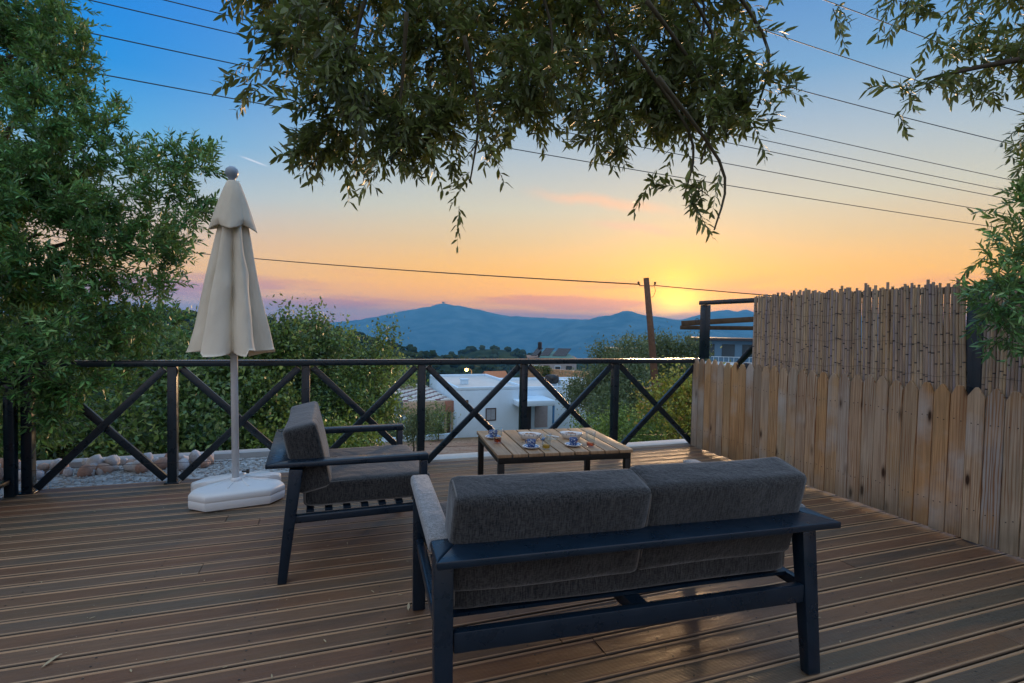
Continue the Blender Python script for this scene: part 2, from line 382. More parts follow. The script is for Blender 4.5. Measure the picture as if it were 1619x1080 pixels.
def glass(name, col=(.93,.96,.97,1)):
    """thin clear glass: see-through body with a Fresnel gloss"""
    M = Mat(name, col, .03); M.N.remove(M.b)
    t = M.N.new('ShaderNodeBsdfTransparent'); t.inputs[0].default_value = col
    g = M.N.new('ShaderNodeBsdfGlossy'); g.inputs['Roughness'].default_value = .04
    f = M.N.new('ShaderNodeLayerWeight'); f.inputs[0].default_value = .25
    mx = M.N.new('ShaderNodeMixShader'); M.L.new(M.math('MULTIPLY', f.outputs['Facing'], .45), mx.inputs[0]); M.L.new(t.outputs[0], mx.inputs[1]); M.L.new(g.outputs[0], mx.inputs[2])
    M.L.new(mx.outputs[0], M.N['Material Output'].inputs[0]); return M.m
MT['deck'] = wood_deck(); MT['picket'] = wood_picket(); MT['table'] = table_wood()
MT['fabric'] = fabric('grey_cushion_fabric', (.010,.012,.015,1), (.064,.064,.065,1))
MT['sleeve'] = fabric('light_grey_sleeve_fabric', (.12,.125,.13,1), (.32,.32,.33,1))
MT['piping'] = simple('cushion_piping', (.17,.16,.15,1), .8, .2)
MT['frame'] = paint('blue_black_frame_paint', (.005,.017,.034,1), .30, .5)
MT['rail'] = paint('blue_black_railing_paint', (.006,.018,.030,1), .30, .5, .0)
MT['railtop'] = paint('railing_cap_paint', (.020,.026,.030,1), .24, .8, .0)
MT['black'] = paint('black_table_metal', (.012,.012,.013,1), .4)
MT['canvas'] = None
MT['white_plastic'] = simple('white_plastic', (.72,.74,.76,1), .38, .5, 5, .12, bump=.05)
MT['white_pole'] = simple('white_pole_paint', (.66,.68,.70,1), .3, .5, 5, .15, bump=0)
MT['bark'] = simple('olive_bark', (.10,.082,.065,1), .9, .2, 14, .7, bump=.9)
MT['twig'] = simple('twig_bark', (.085,.075,.05,1), .8, .2)
MT['wire'] = simple('black_wire', (.02,.02,.022,1), .5)
MT['pole_wood'] = simple('utility_pole_wood', (.15,.085,.055,1), .8, .2, 12, .6, bump=.5)
def canvas_mat():
    M = Mat('cream_umbrella_canvas', rough=.8, spec=.2); v = M.coords(rand=False)
    c = M.mix(M.ramp(M.noise(v, 3, 5, (1, 1, .4)), [(.42, 0), (.72, .6)]), (.88,.81,.68,1), (.66,.56,.42,1)); M.color(c)
    w = M.noise(v, 9, 3, (1, 1, .35)); n1 = M.bump(w, .7, .03); M.bump(M.noise(v, 300, 1), .1, .0008, n1)
    tr = M.N.new('ShaderNodeBsdfTranslucent'); M.L.new(c, tr.inputs[0]); mx = M.N.new('ShaderNodeMixShader'); mx.inputs[0].default_value = .22
    M.L.new(M.b.outputs[0], mx.inputs[1]); M.L.new(tr.outputs[0], mx.inputs[2]); M.L.new(mx.outputs[0], M.N['Material Output'].inputs[0])
    return M.m
MT['canvas'] = canvas_mat()
OLIVE = [(.045,.045,.014,1), (.085,.105,.024,1), (.13,.17,.035,1), (.17,.22,.07,1), (.24,.29,.12,1)]
LGREEN = [(.025,.085,.035,1), (.05,.17,.05,1), (.09,.27,.07,1), (.18,.42,.11,1), (.38,.58,.28,1)]

# ------------------------------------------------------------ ground, hills, mountains
GP = [(-400, 6), (-30, .5), (0, -.35), (4.9, -.35), (6, -.9), (9, -1.6), (13, -2.35), (20, -4.0), (26, -4.8), (36, -4.9), (60, -9), (100, -16), (300, -55), (1000, -150), (2500, -250), (30000, -256)]
def gz(x, y):
    t = np.asarray(y)*.943 + np.maximum(np.asarray(x), 0)*.332
    return np.interp(t, [a for a, b in GP], [b for a, b in GP])
def gz1(x, y): return float(gz(x, y))
def build_ground():
    rs = np.concatenate([[0.01], np.geomspace(.8, 12000, 110)]); az = np.linspace(0, 2*PI, 181)[:-1]
    R_, A_ = np.meshgrid(rs, az, indexing='ij'); X = R_*np.sin(A_); Y = R_*np.cos(A_)
    Z = gz(X, Y) + np.sin(X*.31+1)*np.cos(Y*.27)*.06*np.clip(R_/20, 0, 1) + np.sin(X*.012)*np.cos(Y*.009+.5)*np.clip(R_/400-.2, 0, 1)*9
    V = np.stack([X, Y, Z], -1).reshape(-1, 3); n = len(az); i, j = np.meshgrid(np.arange(len(rs)-1), np.arange(n), indexing='ij')
    F = np.stack([i*n+j, i*n+(j+1)%n, (i+1)*n+(j+1)%n, (i+1)*n+j], -1).reshape(-1, 4)[:, ::-1]
    link('ground', np_mesh('ground', V, F, ground_mat(), smooth=True), kind='structure')
build_ground()
def fbm(x, y, seed, octv=5, f0=1.0):
    r = np.random.default_rng(seed); o = 0; a = 1
    for k in range(octv):
        for q in range(3):
            th = r.uniform(0, 2*PI); ph = r.uniform(0, 2*PI); o = o + a*np.sin((x*np.cos(th)+y*np.sin(th))*f0*2**k*r.uniform(.8, 1.3)+ph)
        a *= .52
    return o/3
def ridge(name, crest, wf, wb, base, mat, seed, amp, fr, nx=260, ny=60):
    P = np.array(crest, float); s = np.concatenate([[0], np.cumsum(np.linalg.norm(np.diff(P[:, :2], axis=0), axis=1))])
    t = np.linspace(0, s[-1], nx); C = np.stack([np.interp(t, s, P[:, k]) for k in range(3)], -1)
    k_ = np.ones(5)/5; zc = np.convolve(np.pad(C[:, 2], 2, mode='edge'), k_, 'valid'); C[:, 2] = .6*C[:, 2]+.4*zc
    d = P[-1, :2]-P[0, :2]; d /= np.linalg.norm(d); nrm = np.array([d[1], -d[0]])      # towards the camera
    if nrm @ P[len(P)//2, :2] > 0: nrm = -nrm
    q = np.linspace(-1, 1, ny); V = []
    for u in q:
        w = wf if u > 0 else wb; xy = C[:, :2] + nrm*u*w
        h = (1-abs(u))**1.15
        e = (np.clip(np.minimum(t, t[-1]-t)/(t[-1]*.10), 0, 1))**.6
        z = base + (C[:, 2]-base)*h*e + amp*fbm(xy[:, 0], xy[:, 1], seed, 5, fr)*np.sqrt(abs(u)*(1-abs(u)))*2 + amp*.08*fbm(xy[:, 0], xy[:, 1], seed+5, 3, fr*7)
        V.append(np.stack([xy[:, 0], xy[:, 1], z], -1))
    V = np.array(V).reshape(-1, 3); i, j = np.meshgrid(np.arange(ny-1), np.arange(nx-1), indexing='ij')
    F = np.stack([i*nx+j, i*nx+j+1, (i+1)*nx+j+1, (i+1)*nx+j], -1).reshape(-1, 4)
    return link(name, np_mesh(name, V, F, mat, smooth=True), kind='structure'), V.reshape(ny, nx, 3)
mA = [(-1200,6770,-320),(-947,6690,-270),(-606,6574,-150),(-128,6409,-31),(282,6266,13),(692,6124,101),(999,6019,180),(1120,5980,213),(1169,5960,235),(1215,5945,243),(1258,5930,252),(1300,5915,243),(1409,5876,225),(1649,5790,186),(1922,5691,134),(2265,5570,105),(2607,5449,90),(3018,5304,77),(3634,5084,-4),(4661,4717,-128)]
mB = [(1200,4660,-300),(1432,4575,-250),(1704,4485,-150),(1922,4413,-35),(2086,4358,38),(2200,4320,72),(2304,4283,100),(2440,4235,118),(2550,4198,152),(2640,4165,142),(2742,4129,127),(2961,4051,96),(3180,3972,54),(3510,3854,-20),(4003,3678,-97),(4824,3386,-167),(5300,3200,-240)]
mC = [(4300,8030,-200),(4938,7806,-18),(5757,7523,162),(6167,7383,301),(6475,7276,351),(6560,7250,325),(6629,7221,310),(6700,7195,330),(6782,7168,357),(6900,7130,315),(7194,7020,268),(7500,6910,285),(8015,6729,208),(9040,6372,338),(9500,6100,180),(9900,5800,-200)]
ridge('far_mountains', [(a*.74,b*.74,(c-1.3)*.74+1.3) for a,b,c in mC], 1300, 800, -260, mountain_mat('far_rock_haze_blue', (.035,.115,.16,1), (.09,.18,.22,1), .004), 3, 42, .0025)  # blue of the distant haze is painted into the rock colours
ridge('mountain_with_masts', mA, 1900, 900, -262, mountain_mat('mountain_scrub_haze_blue', (.035,.115,.16,1), (.09,.18,.22,1), .006), 5, 75, .0035)  # scrub colours carry painted haze blue too
ridge('mountain_ridge', mB, 1500, 900, -262, mountain_mat('ridge_scrub_haze_blue', (.035,.115,.16,1), (.09,.18,.22,1), .006), 9, 66, .004)  # same haze blue put into this ridge's base colours
hA = [(-260,540,14),(-153,500,12.8),(-90,478,6.4),(-38,459,2.4),(-9,449,-.5),(20,438,-10),(49,428,-17.6),(77,417,-23),(106,407,-27.6),(135,397,-37),(190,377,-55)]
hB = [(20,786,-100),(70,768,-80),(121,751,-61),(164,736,-44.5),(189,728,-35),(205,722,-32),(219,717,-30.5),(241,710,-33),(275,697,-39.5),(326,679,-47.5),(412,648,-59),(520,610,-80)]
wood_floor = mountain_mat('hill_scrub', (.018,.032,.016,1), (.05,.065,.028,1), .06)
_, VA = ridge('wooded_hill', hA, 230, 150, -78, wood_floor, 21, 5, .03, 160, 50)
_, VB = ridge('wooded_knoll', hB, 330, 150, -135, wood_floor, 22, 7, .02, 160, 50)
mast = MB()
for k, h in ((0, 16), (1, 24), (2, 12), (-1, 9)):
    x0, y0 = 1258+k*16, 5930-k*5; mast.beam((x0, y0, 238), (x0, y0, 252+h), 3, 3, (0, 1, 0), 1, 1)
mast.box((1235, 5932, 240), (1262, 5944, 256))
tag(mast.obj('radio_masts', MT['wire']), 'cluster of tiny radio masts and a hut on the highest mountain peak', 'radio mast')

# ------------------------------------------------------------ foliage helpers
def unit(v): return v/np.maximum(np.linalg.norm(v, axis=-1, keepdims=True), 1e-9)
def rdir(n): return unit(RNG.normal(size=(n, 3)))
def leaves_mesh(name, P, D, Nn, Ln, Wd, mat, tint, rich=True, droop=.12):
    """lanceolate leaves: 6 points, 4 triangles each when rich, else diamonds"""
    S = unit(np.cross(D, Nn)); Nn = np.cross(S, D); n = len(P); L_ = Ln[:, None]; W_ = Wd[:, None]
    if rich:
        V = np.stack([P, P+D*L_*.35+S*W_*.5, P+D*L_*.35-S*W_*.5, P+D*L_*.72+S*W_*.38-Nn*L_*droop*.5, P+D*L_*.72-S*W_*.38-Nn*L_*droop*.5, P+D*L_-Nn*L_*droop], 1)
        V[:, [1, 2]] += (Nn*W_*.18)[:, None]
        T = np.array([[0,1,2],[2,1,3],[2,3,4],[4,3,5]])
    else:
        V = np.stack([P, P+D*L_*.5+S*W_*.5, P+D*L_, P+D*L_*.5-S*W_*.5], 1); T = np.array([[0,1,2],[0,2,3]])
    k = V.shape[1]; F = (np.arange(n)[:, None, None]*k + T[None]).reshape(-1, 3)
    return np_mesh(name, V.reshape(-1, 3), F, mat, np.repeat(tint, k))
def tubes_mesh(name, PTS, R0, mat, n=4):
    """PTS (m,k,3) polylines swept into thin tapering tubes"""
    m_, k, _ = PTS.shape; d = unit(PTS[:, -1]-PTS[:, 0]); ref = unit(np.cross(d, np.tile([[.3, .5, .81]], (m_, 1)))); b = np.cross(d, ref)
    V = []
    for i in range(k):
        r = (R0*(1-.75*i/(k-1)))[:, None]
        for q in range(n):
            a = 2*PI*q/n; V.append(PTS[:, i] + (ref*math.cos(a)+b*math.sin(a))*r)
    V = np.stack(V, 1); T = []
    for i in range(k-1):
        for q in range(n): T.append([i*n+q, i*n+(q+1) % n, (i+1)*n+(q+1) % n, (i+1)*n+q])
    F = (np.arange(m_)[:, None, None]*(k*n) + np.array(T)[None]).reshape(-1, 4)
    return np_mesh(name, V.reshape(-1, 3), F, mat)
def in_blobs(blobs, n, shell=.35, weight=2.2):
    B = np.array(blobs); w = B[:, 3]**weight; idx = RNG.choice(len(B), n, p=w/w.sum())
    d = rdir(n); r = B[idx, 3]*(shell + (1-shell)*RNG.random(n)**.6)
    return B[idx, :3] + d*r[:, None], d, idx
def limb(parent, pts, r0, r1, mat, name='limb', n=8):
    k = 9; P = [Vector(p) for p in pts]; out = []
    for i in range(k+1):
        t = i/k*(len(P)-1); a = min(int(t), len(P)-2); f = t-a
        p0 = P[max(a-1, 0)]; p1 = P[a]; p2 = P[a+1]; p3 = P[min(a+2, len(P)-1)]
        q = .5*((2*p1)+(-p0+p2)*f+(2*p0-5*p1+4*p2-p3)*f*f+(-p0+3*p1-3*p2+p3)*f**3)
        out.append(q + Vector((random.uniform(-1, 1), random.uniform(-1, 1), 0))*r1*.4)
    rr = [r0+(r1-r0)*(i/k)**.8 for i in range(k+1)]
    return MB().tube(out, rr, n).obj(name, mat, parent, smooth=True)
SPRIG_LEAF = {}
def olive_crown(root, blobs, ntwig, mat, matobj, twl=(.16, .30), nl=22, ll=(.035, .062), wd=.19, down=.5, outw=.8, singles=300, vis=None, tilt=0.0, shell=.3, clump=0):
    """twigs with opposite lanceolate leaves; the leaves nearest the terrace become objects of their own"""
    P, d, idx = in_blobs(blobs, ntwig, shell)
    if clump:                      # twigs spring from shared spurs, leaving dark gaps between the tufts
        m_ = ntwig//clump; k_ = RNG.integers(0, m_, ntwig); P = P[k_] + RNG.normal(size=(ntwig, 3))*.035; d = unit(d[k_] + RNG.normal(size=(ntwig, 3))*.45)
    D = unit(d*outw + RNG.normal(size=(ntwig, 3))*.55 + np.array([0, 0, -down])); Lt = RNG.uniform(*twl, ntwig)
    ts = np.linspace(0, 1, 5); sag = np.array([0, 0, -1.0])*(.25 if down > 0 else .05)
    PTS = P[:, None] + D[:, None]*(Lt[:, None]*ts[None])[..., None] + sag*(Lt[:, None]*ts[None]**2)[..., None]
    link('twig', tubes_mesh('twigs', PTS, RNG.uniform(.0011, .0024, ntwig), MT['twig']), root, kind='stuff')
    t = (np.arange(nl)//2*2+1)/nl; t = np.tile(t, (ntwig, 1)) + RNG.uniform(-.03, .03, (ntwig, nl))
    pos = P[:, None] + D[:, None]*(Lt[:, None]*t)[..., None] + sag*(Lt[:, None]*t**2)[..., None]
    side = np.tile(np.where(np.arange(nl) % 2 == 0, 1., -1.), (ntwig, 1))
    ref = unit(np.cross(D, rdir(ntwig))); b = np.cross(D, ref)
    ph = (np.arange(nl)//2 % 2)*PI/2 + RNG.uniform(-.4, .4, (ntwig, nl))
    S = (ref[:, None]*np.cos(ph)[..., None] + b[:, None]*np.sin(ph)[..., None])*side[..., None]
    sp = RNG.uniform(.5, 1.05, (ntwig, nl))[..., None]
    LD = unit(D[:, None]*np.cos(sp) + S*np.sin(sp) + RNG.normal(size=(ntwig, nl, 3))*.12 + np.array([0, 0, -.12 if down > 0 else .08]))
    pos = pos.reshape(-1, 3); LD = LD.reshape(-1, 3); n = len(pos)
    keep = RNG.random(n) < .9; pos, LD = pos[keep], LD[keep]; n = len(pos)
    Ln = RNG.uniform(*ll, n); Wd = Ln*wd*RNG.uniform(.8, 1.3, n); tn = np.clip(RNG.beta(2, 2.6, n), 0, 1)
    nrm = unit(rdir(n)*.7 + np.array([0, 0, .8]))
    order = np.arange(n)
    if singles:
        dist = np.linalg.norm(pos-np.array([0, 0, 1.27]), axis=1)
        if vis is not None: dist = dist + np.where(vis(pos), 0, 100)
        order = np.argsort(dist); near = order[:singles]
        key = 'leaf_one'
        if key not in SPRIG_LEAF:
            vs = [(0,0,0),(.35,.5,.04),(.35,-.5,.04),(.72,.38,-.05),(.72,-.38,-.05),(1,0,-.12),(.35,0,0),(.72,0,-.08)]
            SPRIG_LEAF[key] = (vs, [(0,6,1),(0,2,6),(6,7,3,1),(2,4,7,6),(7,5,3),(4,5,7)])
        me = bpy.data.meshes.new('leaf'); me.from_pydata(*[SPRIG_LEAF[key][0], [], SPRIG_LEAF[key][1]]); me.materials.append(matobj)
        for i in near:
            dv = Vector(LD[i]); nv = Vector(nrm[i]); sv = dv.cross(nv).normalized(); nv = sv.cross(dv)
            o = bpy.data.objects.new('leaf', me); COL.objects.link(o); o.parent = root
            o.matrix_world = Matrix(((dv.x*Ln[i], sv.x*Wd[i], nv.x*Ln[i], pos[i][0]), (dv.y*Ln[i], sv.y*Wd[i], nv.y*Ln[i], pos[i][1]), (dv.z*Ln[i], sv.z*Wd[i], nv.z*Ln[i], pos[i][2]), (0, 0, 0, 1)))
        order = order[singles:]
    i = order
    link('crown', leaves_mesh('crown', pos[i], LD[i], nrm[i], Ln[i], Wd[i], mat, tn[i]), root, kind='stuff')
    return P, D, Lt
def shrub(name, label, cat, blobs, n, lsize, mat, base=None, group=None, limbs=5, shell=.45, aspect=.5, up=.15, clump=0):
    B = np.array(blobs); c = B[:, :3].mean(0)
    bx, by = (base if base else (c[0], c[1])); bz = gz1(bx, by) - .15
    root = empty(name, (0, 0, 0), 0, label, cat, group)
    big = B[np.argsort(-B[:, 3])][:limbs]; r0 = max(.04, .07*B[:, 3].max()); topz = c[2]-.3*B[:, 3].max()
    zt = max(bz+.3, min(topz, bz + .55*(topz-bz)+.2))
    limb(root, [(bx, by, bz), (bx+.05, by, (bz+zt)/2), (bx, by-.04, zt)], r0, r0*.75, MT['bark'], 'trunk')
    for b in big: limb(root, [(bx, by-.04, zt-.05), ((bx+b[0])/2+.05, (by+b[1])/2, (zt+b[2])/2+.1), tuple(b[:3])], r0*.55, r0*.15, MT['bark'], 'limb', 6)
    if clump:                       # leaves gather in clumps so that gaps and lit tufts show
        m_ = max(6, int(n/clump)); Pc, dc, _ = in_blobs(blobs, m_, shell); k = RNG.integers(0, m_, n)
        cr = lsize*3.2; P = Pc[k] + RNG.normal(size=(n, 3))*cr*.55; d = unit(dc[k] + RNG.normal(size=(n, 3))*.7)
        tb = np.clip(RNG.normal(.45, .22, m_), 0, 1)[k]
    else: P, d, _ = in_blobs(blobs, n, shell); tb = np.full(n, .45)
    LD = unit(d + RNG.normal(size=(n, 3))*.8 + np.array([0, 0, up])); nr = unit(rdir(n) + np.array([0, 0, .9]))
    Ln = lsize*RNG.uniform(.7, 1.3, n); tn = np.clip(tb + RNG.normal(0, .17, n), 0, 1)
    link('crown', leaves_mesh('crown', P, LD, nr, Ln, Ln*aspect*RNG.uniform(.8, 1.2, n), mat, tn, rich=False), root, kind='stuff')
    return root

# woods on the two hills and over the valley: one mass
def woods():
    ico = bmesh.new(); bmesh.ops.create_icosphere(ico, subdivisions=2, radius=1); iv = np.array([v.co[:] for v in ico.verts]); fi = np.array([[v.index for v in f.verts] for f in ico.faces]); ico.free()
    pts = []
    for V, n, s in ((VA, 2300, (2.0, 3.6)), (VB, 1500, (3.0, 5.2))):
        ny, nx, _ = V.shape; i = RNG.integers(int(ny*.42), ny-1, n); j = RNG.integers(0, nx, n)
        p = V[i, j] + RNG.normal(size=(n, 3))*[2.5, 2.5, 0]; pts.append(np.c_[p, RNG.uniform(*s, n)])
    n = 2600; y = 62*np.exp(RNG.random(n)*2.3); th = RNG.uniform(-.30, .62, n); X = y*np.tan(th); p = np.stack([X, y, gz(X, y)], -1)
    ok = (np.hypot(p[:, 0]-30, p[:, 1]-62) > 15) & (np.hypot(p[:, 0]-24, p[:, 1]-76) > 6); p = p[ok]; pts.append(np.c_[p, RNG.uniform(1.5, 2.8, len(p))])
    A = np.concatenate(pts); n = len(A); jit = 1 + RNG.uniform(-.34, .30, (n, len(iv)))
    V = iv[None]*jit[..., None]*A[:, None, 3:4]*np.array([1, 1, .85]) + A[:, None, :3] + np.array([0, 0, 1])*A[:, None, 3:4]*.45
    F = (np.arange(n)[:, None, None]*len(iv) + fi[None]).reshape(-1, 3)
    M = Mat('far_tree_foliage', rough=.95, spec=.05); at = M.N.new('ShaderNodeAttribute'); at.attribute_name = 'tint'
    v = M.coords(rand=False); c = M.ramp(at.outputs['Fac'], [(0, (.018,.035,.018,1)), (.5, (.035,.058,.026,1)), (1, (.075,.09,.035,1))])
    M.color(M.mix(M.ramp(M.noise(v, 1.3, 5), [(.4, 0), (.65, .6)]), c, (.02,.03,.015,1))); M.bump(M.noise(v, 1.8, 5), 1, .8)
    link('distant_woodland', np_mesh('distant_woodland', V.reshape(-1, 3), F, M.m, np.repeat(RNG.random(n), len(iv))), kind='stuff')
woods()

# ------------------------------------------------------------ neighbouring buildings
M_white = wall_mat('white_wall_skylight_blue', (.60,.79,.94,1), .6, .25)  # white walls with the blue of the skylight mixed into their colour
M_roof = wall_mat('pale_roof_screed', (.62,.63,.62,1), .5, .4)
M_beige = wall_mat('beige_plaster', (.50,.38,.28,1), .8, .3)
M_maroon = simple('maroon_tile', (.14,.03,.035,1), .6)
M_tilew = simple('cream_tile', (.62,.60,.56,1), .6)
M_dark = simple('dark_opening', (.03,.03,.035,1), .6)
M_pane = Mat('window_glass', (.05,.07,.09,1), .08, .8).m
M_bluepost = simple('blue_post_paint', (.03,.16,.36,1), .5)
M_brown = simple('brown_window_frame', (.05,.03,.03,1), .5)
h = empty('white_house', (6.55, 27.27, -4.95), math.radians(1.0), 'flat-roofed white house with one small square window, just beyond the railing', 'house')
MB().box((0, 0, 0), (3.95, 7.3, 2.66)).obj('wall', M_white, h, .03)
MB().box((.18, .18, 2.662), (3.77, 7.12, 2.70)).obj('roof', M_roof, h)
pr = MB()
pr.box((0, 0, 2.662), (3.95, .17, 2.84)); pr.box((0, 7.13, 2.662), (3.95, 7.3, 2.84)); pr.box((0, .172, 2.662), (.17, 7.128, 2.84)); pr.box((3.78, .172, 2.662), (3.95, 7.128, 2.84))
pr.obj('parapet', M_white, h, .02)
w = MB().box((1.62, -.05, .98), (2.22, -.002, 1.02)).box((1.62, -.05, 1.62), (2.22, -.002, 1.67)).box((1.62, -.05, 1.022), (1.67, -.002, 1.618)).box((2.17, -.05, 1.022), (2.22, -.002, 1.618)).obj('window', M_brown, h)
MB().box((1.672, -.03, 1.024), (2.168, -.006, 1.616)).obj('pane', simple('pale_window_pane', (.30,.36,.42,1), .15, .7), w); MB().box((1.915, -.036, 1.03), (1.93, -.031, 1.61)).obj('glazing_bar', M_brown, w)
MB().tube([(3.6, -.05, .1), (3.6, -.05, 2.5)], .035, 8).obj('drain_pipe', M_roof, h, smooth=True)
MB().box((.9, 2.4, 2.705), (1.3, 2.8, 2.98)).box((.85, 2.35, 2.985), (1.35, 2.85, 3.03)).obj('chimney', M_white, h, .01)
MB().box((.5, -.09, 2.0), (.62, -.003, 2.16)).obj('wall_lamp', M_brown, h, .01)
wg = empty('white_annex', (10.55, 28.4, -4.95), math.radians(-2), 'low white annex with porch canopy, dark doorway and blue post', 'house')
MB().box((0, 0, 0), (6.2, 5.2, 2.45)).obj('wall', M_white, wg, .03)
MB().box((.15, .15, 2.452), (6.05, 5.05, 2.47)).obj('roof', M_roof, wg)
MB().box((0, 0, 2.452), (6.2, .15, 2.66)).box((0, 5.05, 2.452), (6.2, 5.2, 2.66)).box((6.05, .152, 2.452), (6.2, 5.048, 2.66)).obj('parapet', M_white, wg, .02)
MB().box((-.75, -1.95, 1.82), (1.45, -.003, 2.12)).obj('canopy', M_white, wg, .03)
MB().box((.06, -.03, 0), (.72, -.002, 1.75)).obj('door', M_dark, wg, .005)
MB().box((.95, -.03, .25), (1.75, -.002, 1.65)).obj('window', simple('grey_shutter', (.35,.33,.34,1), .6), wg, .005)
MB().box((1.33, -1.9, 0), (1.43, -1.8, 1.818)).obj('post', M_bluepost, wg, .01)
MB().box((4.3, -.03, .4), (4.95, -.002, .95)).obj('hatch', M_bluepost, wg, .005)
t = empty('water_tank', (13.0, 29.4, -2.48), .3, 'round black water tank lying on the roof of the white annex', 'water tank')
MB().tube([(-.35, 0, .5), (-.33, 0, .5), (.33, 0, .5), (.35, 0, .5)], [.22, .30, .30, .22], 20).obj('tank', MT['black'], t, .0, True)
for x_ in (-.3, .24): MB().box((x_, -.25, 0), (x_+.06, .25, .26)).obj('support', M_white, t)
MB().box((.5, -.3, 0), (1.1, .25, .45)).obj('cover_box', M_white, t, .02)
# lattice-roofed pergola left of the house
pg = empty('tiled_pergola', (3.85, 28.05, -4.95), math.radians(1.5), 'beige pergola with a chequered white and maroon tiled roof left of the white house', 'pergola')
MB().box((0, 0, 1.98), (2.62, 8.0, 2.04)).obj('roof_slab', M_tilew, pg, .01)
mt1 = MB().box((-.13, -.17, 0), (.13, .17, .035)).mesh('tile', M_maroon); mt2 = MB().box((-.155, -.2, 0), (.155, .2, .03)).mesh('tile', M_tilew)
for i in range(9):
    for j in range(19):
        x = .14+i*.29; y = .2+j*.415
        link('tile', mt1 if (i+2*j) % 3 == 0 else mt2, pg, (x+random.uniform(-.008, .008), y, 2.045+random.uniform(0, .01)))
MB().box((-.05, -.16, 1.36), (2.2, -.002, 2.03)).obj('beam', M_beige, pg, .02)
MB().box((2.2, -.2, 1.42), (2.70, -.004, 2.03)).obj('lintel', simple('terracotta_plaster', (.36,.17,.12,1), .8), pg, .02)
MB().box((2.2, -.16, 0), (2.34, 0, 1.418)).box((2.58, -.16, 0), (2.68, 0, 1.418)).obj('pillar', M_beige, pg, .02)
MB().box((2.342, .1, 0), (2.578, .15, 1.41)).obj('door', simple('brown_door', (.10,.055,.04,1), .6), pg)
MB().box((0, 3.2, 0), (2.55, 3.35, 1.97)).obj('back_wall', M_white, pg)
MB().box((.9, -.1, 0), (1.02, .02, 1.358)).obj('post', M_bluepost, pg, .01)
MB().box((-.06, -.16, 0), (.1, 0, 1.358)).obj('post', M_white, pg, .01)
lw = MB()
for i in range(9):
    a = i/9; b = (i+1)/9; lw.beam((1.2+5.4*a, 26.9+.5*a**2, -4.78), (1.2+5.4*b, 26.9+.5*b**2, -4.76), .28, .42)
tag(lw.obj('garden_wall', M_white, bevel=.03), 'low white curb wall curving in front of the tiled pergola', 'wall')
# orange block wall with ivy, solar house, small roof
bw = empty('block_wall', (17.4, 45.6, -6.6), math.radians(-52), 'orange concrete block wall with ivy, above the white annex roof', 'wall')
MB().box((0, 0, 0), (9.2, .25, 2.0)).obj('footing', M_beige, bw)
M_block = simple('orange_block', (.52,.33,.20,1), .85, .2, 5, .3)
bm_ = MB().box((-.29, -.02, .01), (.29, .22, .235)).mesh('block', M_block, .008, seg=1)
for r_ in range(8):
    for k in range(15):
        link('block', bm_, bw, (.3+k*.605+(.3 if r_ % 2 else 0), 0, 2.0+r_*.25))
vn = 900; P = np.stack([RNG.normal(2.3, .32, vn), RNG.uniform(-.22, -.02, vn), RNG.uniform(1.6, 4.1, vn)], -1)
P2 = np.stack([RNG.uniform(0, 2.6, 500), RNG.uniform(-.15, .3, 500), RNG.normal(4.02, .09, 500)], -1); P = np.concatenate([P, P2])
M_ivy = leafmat('ivy_leaf', [(.03,.07,.015,1), (.06,.12,.02,1), (.12,.18,.03,1)])
link('ivy', leaves_mesh('ivy', P, rdir(len(P)), rdir(len(P)), RNG.uniform(.1, .2, len(P)), RNG.uniform(.08, .15, len(P)), M_ivy, RNG.random(len(P)), False), bw, kind='stuff')
sh = empty('solar_house', (25.4, 65.2, -9.5), math.radians(-20), 'grey house with solar water heaters and a green tarpaulin on its flat roof', 'house')
M_grey = wall_mat('grey_plaster', (.34,.35,.37,1), .5, .4)
MB().box((0, 0, 0), (6.4, 6, 6.3)).obj('wall', M_grey, sh)
MB().box((-.2, -.25, 6.302), (6.6, 6.2, 6.5)).obj('roof', simple('brown_fascia', (.14,.10,.09,1), .7), sh)
MB().add([(1.4,-.1,6.52),(6.2,-.1,6.52),(5.4,4,7.2),(2.0,4,7.25),(1.4,-.1,6.5),(6.2,-.1,6.5),(5.4,4,6.55),(2.0,4,6.55)], [(0,1,2,3),(4,7,6,5),(0,4,5,1),(1,5,6,2),(2,6,7,3),(3,7,4,0)]).obj('tarpaulin', simple('green_tarp', (.10,.20,.16,1), .6), sh)
for k, (x, ww) in enumerate(((.3, .8), (1.5, 1.2), (3.2, 1.8))):
    p = MB().add([(x,1,6.75),(x+ww,1,6.75),(x+ww+.9,2.2,7.75),(x+.9,2.2,7.75),(x,1.06,6.68),(x+ww,1.06,6.68),(x+ww+.9,2.26,7.68),(x+.9,2.26,7.68)], [(0,1,2,3),(4,7,6,5),(0,4,5,1),(1,5,6,2),(2,6,7,3),(3,7,4,0)]).obj('solar_panel', simple('solar_glass', (.012,.016,.03,1), .15), sh)
MB().lathe([(.28, 0), (.28, .75), (.1, .85)], 14, (1.55, 2.3, 7.75)).box((1.3, 2.1, 6.5), (1.8, 2.5, 7.74)).obj('tank', MT['black'], sh)
for k in range(4):
    f_ = MB().box((.5+k*1.5, -.06, 4.2), (1.3+k*1.5, -.004, 5.5)).obj('window', M_dark if k % 2 else M_white, sh); MB().box((.56+k*1.5, -.08, 4.3), (1.24+k*1.5, -.062, 5.4)).obj('pane', M_pane, f_)
MB().box((3.0, -1.5, 3.0), (6.6, -.004, 3.2)).box((3.0, -1.5, 3.2), (6.6, -1.4, 4.1)).obj('balcony', M_white, sh)
oh = empty('ochre_house', (39, 50, -12), math.radians(-25), 'ochre house roofline peeping between the olive trees right of the solar house', 'house')
MB().box((-8.2, 8, 0), (-2.6, 13, 10.3)).obj('wall', simple('ochre_plaster', (.50,.32,.19,1), .8), oh)
